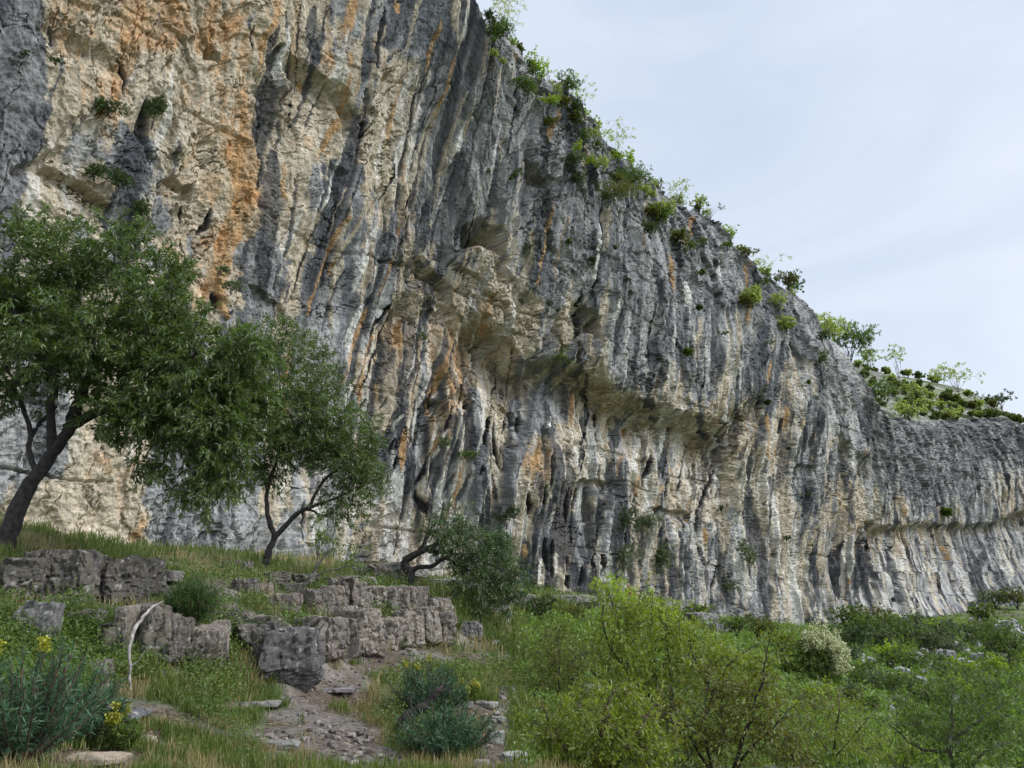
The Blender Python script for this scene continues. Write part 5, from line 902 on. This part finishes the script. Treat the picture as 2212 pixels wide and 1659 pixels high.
# loose rubble on the path: countless
def scatter_img(n, x0, x1, y0, y1, seed):
    """ground points spread evenly over a picture window"""
    rg = R_(seed); out = []
    a, b = rg.uniform(x0, x1, n), rg.uniform(y0, y1, n)
    ra, rb, rc = ray(a, b); Ys = np.exp(np.linspace(math.log(3.), math.log(170), 420))
    for s_ in range(0, n, 4000):
        q = slice(s_, s_ + 4000); Xs = (ra / rb)[q, None] * Ys; Zs = (rc / rb)[q, None] * Ys + EYE; g = ground(Xs, Ys[None] + 0 * Xs); i = np.argmax(Zs < g, axis=1); ok = i > 0; ix = np.arange(len(i))[ok]; i = i[ok]
        out.append(np.stack([Xs[ix, i], Ys[i], g[ix, i]], -1))
    return np.vstack(out)
P = scatter_img(2600, 380, 1120, 1410, 1659, 5); px, py = proj(P[:, 0], P[:, 1], P[:, 2]); bq = bare_fn(px, py, P[:, 0], P[:, 1]); P = P[bq > .45]
rg = R_(6); V0, F0, _c0 = rock_arrays(1, 1, .6, 55, 3, .15, False); n = len(P); sz = rg.uniform(.45, 1, n) ** 9 * .07 + .005; th = rg.uniform(0, 6.28, n)
Vr = np.empty((n, len(V0), 3)); Vr[..., 0] = V0[:, 0] * np.cos(th)[:, None] - V0[:, 1] * np.sin(th)[:, None]; Vr[..., 1] = V0[:, 0] * np.sin(th)[:, None] + V0[:, 1] * np.cos(th)[:, None]; Vr[..., 2] = V0[:, 2]
Vr = Vr * sz[:, None, None] + P[:, None]; cc = np.array((.17, .15, .13)) * rg.uniform(.45, 1.9, (n, 1, 1)) * np.ones((n, len(V0), 1))
tag(np_mesh('gravel', Vr.reshape(-1, 3), (F0[None] + (np.arange(n) * len(V0))[:, None, None]).reshape(-1, 4), M_ROCK, cols=np.clip(cc, 0, .7).reshape(-1, 3)), 'loose stone chips scattered over the bare path', 'gravel', None, 'stuff')
# ============================================================ GRASS AND LOW WEEDS
def patches(P, seed, sc=1.): return fbm(P[:, 0] / np.clip(P[:, 1], 4, 99) * 9 * sc, np.log(P[:, 1]) * 9 * sc, seed, 3)
def grass(name, label, P, nb, hmin, hmax, wpx, mat, seed, lean=.5):
    rg = R_(seed); n = len(P); kk_ = np.clip(P[:, 1] / 9, .7, 6)
    C = np.repeat(P, nb, 0); m = len(C); k = np.repeat(kk_, nb); C = C + rg.normal(0, .05, (m, 3)) * np.array([1, 1, 0]) * k[:, None]
    h = (rg.uniform(hmin, hmax, m) * np.repeat(rg.uniform(.5, 1.25, n), nb)) * np.clip(k, .8, 1.8); w = wpx * np.repeat(P[:, 1], nb) / F
    a = rg.uniform(0, 6.28, m); d = np.stack([np.cos(a), np.sin(a), 0 * a], -1); l = rg.uniform(0, lean, m)[:, None] * h[:, None]
    b2 = rg.uniform(0, 6.28, m); s_ = np.stack([np.cos(b2), np.sin(b2), 0 * b2], -1) * w[:, None] * .5; z = np.array([0, 0, 1.])
    V = np.stack([C - s_, C + s_, C + s_ * .8 + z * h[:, None] * .55 + d * l * .3, C - s_ * .8 + z * h[:, None] * .55 + d * l * .3, C + s_ * .15 + z * h[:, None] + d * l, C - s_ * .15 + z * h[:, None] + d * l], 1)
    f = np.arange(m)[:, None] * 6; Fc = np.stack([np.stack([f[:, 0], f[:, 0] + 1, f[:, 0] + 2, f[:, 0] + 3], -1), np.stack([f[:, 0] + 3, f[:, 0] + 2, f[:, 0] + 4, f[:, 0] + 5], -1)], 1).reshape(-1, 4)
    ti = np.clip(np.repeat(.45 + .45 * patches(P, seed + 1), nb) + rg.normal(0, .18, m), 0, 1)
    return tag(np_mesh(name, V.reshape(-1, 3), Fc, mat, tint=np.repeat(ti, 6)), label, 'grass', None, 'stuff')
P = scatter_img(15000, -30, 1250, 1120, 1700, 31); px, py = proj(P[:, 0], P[:, 1], P[:, 2]); bq = bare_fn(px, py, P[:, 0], P[:, 1]) + fbm(P[:, 0] * 1.5, P[:, 1] * 1.5, 33, 3) * .5; P = P[bq + .3 * np.exp(-((py - 1360) / 130) ** 2) * (px < 700) < .3]; g1 = patches(P, 34)
grass('grass', 'green grass tufts over the terraces and beside the path', P[g1 > -.05], 11, .03, .155, 2.2, ML_GRASS, 35)
grass('dry_grass', 'straw coloured dry grass between the rocks', P[(g1 < .1)][::2], 9, .04, .14, 1.8, ML_DRY, 36)
P = scatter_img(9000, 1100, 2260, 1270, 1659, 37)
grass('slope_grass', 'green grass covering the slope below the cliff', P[patches(P, 38) > -.35], 7, .06, .2, 2.6, ML_GRASS, 39)
# broad-leaved weeds in drifts
def weeds(name, label, P, n, L, mat, seed, h=.2):
    rg = R_(seed); m = len(P); k = np.clip(P[:, 1] / 9, .7, 5)[:, None, None]
    C = P[:, None] + rg.normal(0, 1, (m, n, 3)) * np.array([.08, .08, 0]) * k + np.array([0, 0, 1.]) * (rg.random((m, n, 1)) * h * k ** .6 * rg.uniform(.4, 1.3, (m, 1, 1)))
    C = C.reshape(-1, 3); q = len(C); kk2 = np.repeat(k[:, 0, 0], n)
    V, Fc = leaf_quads(C, unit(rg.normal(size=(q, 3)) + np.array([0, 0, .2])), unit(rg.normal(0, .5, (q, 3)) + np.array([0, -.2, 1])), L * rg.uniform(.5, 1.2, q) * kk2, L * .55 * rg.uniform(.6, 1.2, q) * kk2)
    ti = np.clip(np.repeat(.5 + .5 * patches(P, seed + 2, 1.4), n) + rg.normal(0, .15, q), 0, 1)
    return tag(np_mesh(name, V, Fc, mat, tint=np.repeat(ti, 4)), label, 'weeds', None, 'stuff')
P = scatter_img(7000, -20, 560, 1250, 1600, 51); px, py = proj(P[:, 0], P[:, 1], P[:, 2]); q = np.exp(-(((px - 90) / 170) ** 2 + ((py - 1430) / 90) ** 2)) + .35 * fbm(px / 60, py / 40, 52, 3)
weeds('weeds', 'leafy green weeds thick on the left bank', P[q > .3], 16, .045, ML_MID, 53, .28)
P = scatter_img(9000, 380, 1300, 1240, 1640, 54); px, py = proj(P[:, 0], P[:, 1], P[:, 2]); bq = bare_fn(px, py, P[:, 0], P[:, 1]); P = P[(patches(P, 55) > .05) & (bq < .3)]
weeds('low_weeds', 'low weeds along the path and the terraces', P, 12, .04, ML_MID, 56, .2)
P = scatter_img(12000, 1120, 2260, 1330, 1659, 57); px, py = proj(P[:, 0], P[:, 1], P[:, 2]); 
weeds('slope_scrub', 'low green scrub covering the right slope', P[(patches(P, 58, .8) > -.2)], 13, .055, mat_leaf('fresh_scrub_leaf', (.07, .12, .02), (.20, .28, .06), .4), 59, .16)
P = scatter_img(900, 950, 1250, 1430, 1640, 61); P = P[patches(P, 62) > .1]
weeds('yellow_flowers', 'tiny yellow wildflowers in the grass past the path', P[:160], 5, .018, ML_HEAD, 63, .35)

# fallen leaves and twigs lying on the bare earth
P = scatter_img(9000, 0, 1150, 1400, 1659, 71); px, py = proj(P[:, 0], P[:, 1], P[:, 2]); P = P[(bare_fn(px, py, P[:, 0], P[:, 1]) > .2)]; rg = R_(72); n = len(P); a = rg.uniform(0, 6.28, n)
V, Fc = leaf_quads(P + np.array([0, 0, .012]), np.stack([np.cos(a), np.sin(a), rg.normal(0, .12, n)], -1), unit(rg.normal(0, .25, (n, 3)) + np.array([0, 0, 1.])), rg.uniform(.02, .07, n), rg.uniform(.004, .02, n))
tag(np_mesh('leaf_litter', V, Fc, mat_leaf('dry_litter', (.05, .03, .018), (.27, .19, .11), .05, rough=.8), tint=np.repeat(rg.random(n), 4)), 'dry leaves and twigs lying on the bare earth', 'leaf litter', None, 'stuff')
EXPO = 0.22
# ============================================================ SKY, SUN, CAMERA
SUN_EL, SUN_AZ = math.radians(46), math.radians(108)      # azimuth measured from +Y towards +X
sd = Vector((math.sin(SUN_AZ) * math.cos(SUN_EL), math.cos(SUN_AZ) * math.cos(SUN_EL), math.sin(SUN_EL)))
w = bpy.data.worlds.new("World"); scene.world = w; w.use_nodes = True; nt = w.node_tree
for n in list(nt.nodes): nt.nodes.remove(n)
N = nt.nodes.new; L = nt.links.new
sky = N('ShaderNodeTexSky'); sky.sky_type = 'NISHITA'; sky.sun_disc = False; sky.sun_elevation = SUN_EL; sky.sun_rotation = SUN_AZ
sky.air_density = 1; sky.dust_density = 1.5; sky.ozone_density = 1
tc = N('ShaderNodeTexCoord')
mp = N('ShaderNodeMapping'); mp.inputs['Scale'].default_value = (1, 1, 2.6); mp.inputs['Rotation'].default_value = (.25, .35, .6); L(tc.outputs['Generated'], mp.inputs[0])
n1 = N('ShaderNodeTexNoise'); n1.inputs['Scale'].default_value = 1.7; n1.inputs['Detail'].default_value = 7; n1.inputs['Roughness'].default_value = .5; n1.inputs['Distortion'].default_value = .8
L(mp.outputs[0], n1.inputs['Vector'])
cr = N('ShaderNodeValToRGB'); cr.color_ramp.elements[0].position = .3; cr.color_ramp.elements[1].position = .72
cr.color_ramp.elements[0].color = (4.1, 4.75, 5.8, 1); cr.color_ramp.elements[1].color = (5.8, 6.2, 6.8, 1)
L(n1.outputs[0], cr.inputs[0])
mx = N('ShaderNodeMix'); mx.data_type = 'RGBA'; mx.inputs[0].default_value = .88
L(sky.outputs[0], mx.inputs[6]); L(cr.outputs[0], mx.inputs[7])
# cloud veil brightens towards the sun
dt = N('ShaderNodeVectorMath'); dt.operation = 'DOT_PRODUCT'; L(tc.outputs['Generated'], dt.inputs[0]); dt.inputs[1].default_value = sd
m1 = N('ShaderNodeMapRange'); m1.inputs[1].default_value = .62; m1.inputs[2].default_value = 1; m1.inputs[3].default_value = 1.0; m1.inputs[4].default_value = 4.0
m1.interpolation_type = 'SMOOTHSTEP'; L(dt.outputs['Value'], m1.inputs[0])
vm = N('ShaderNodeVectorMath'); vm.operation = 'SCALE'; L(mx.outputs[2], vm.inputs[0]); L(m1.outputs[0], vm.inputs['Scale'])
bg = N('ShaderNodeBackground'); bg.inputs['Strength'].default_value = .135; L(vm.outputs[0], bg.inputs[0])
wo = N('ShaderNodeOutputWorld'); L(bg.outputs[0], wo.inputs[0])
ld = bpy.data.lights.new('sun', 'SUN'); ld.energy = 1.5; ld.angle = math.radians(14); ld.color = (1, .96, .9)
lo_ = bpy.data.objects.new('sun', ld); COL.objects.link(lo_); lo_.rotation_euler = (-sd).to_track_quat('-Z', 'Y').to_euler()
cd = bpy.data.cameras.new('camera'); cam = bpy.data.objects.new('camera', cd); COL.objects.link(cam); scene.camera = cam
cam.location = (0, 0, EYE); cam.rotation_euler = (math.radians(90) + PITCH, 0, 0)
cd.sensor_fit = 'HORIZONTAL'; cd.sensor_width = 36; cd.lens = 36 * F / 2212; cd.clip_end = 2000; cd.clip_start = .05
scene.view_settings.view_transform = 'Standard'; scene.view_settings.look = 'None'; scene.view_settings.exposure = EXPO
scene.cycles.max_bounces = 6; scene.cycles.transparent_max_bounces = 4
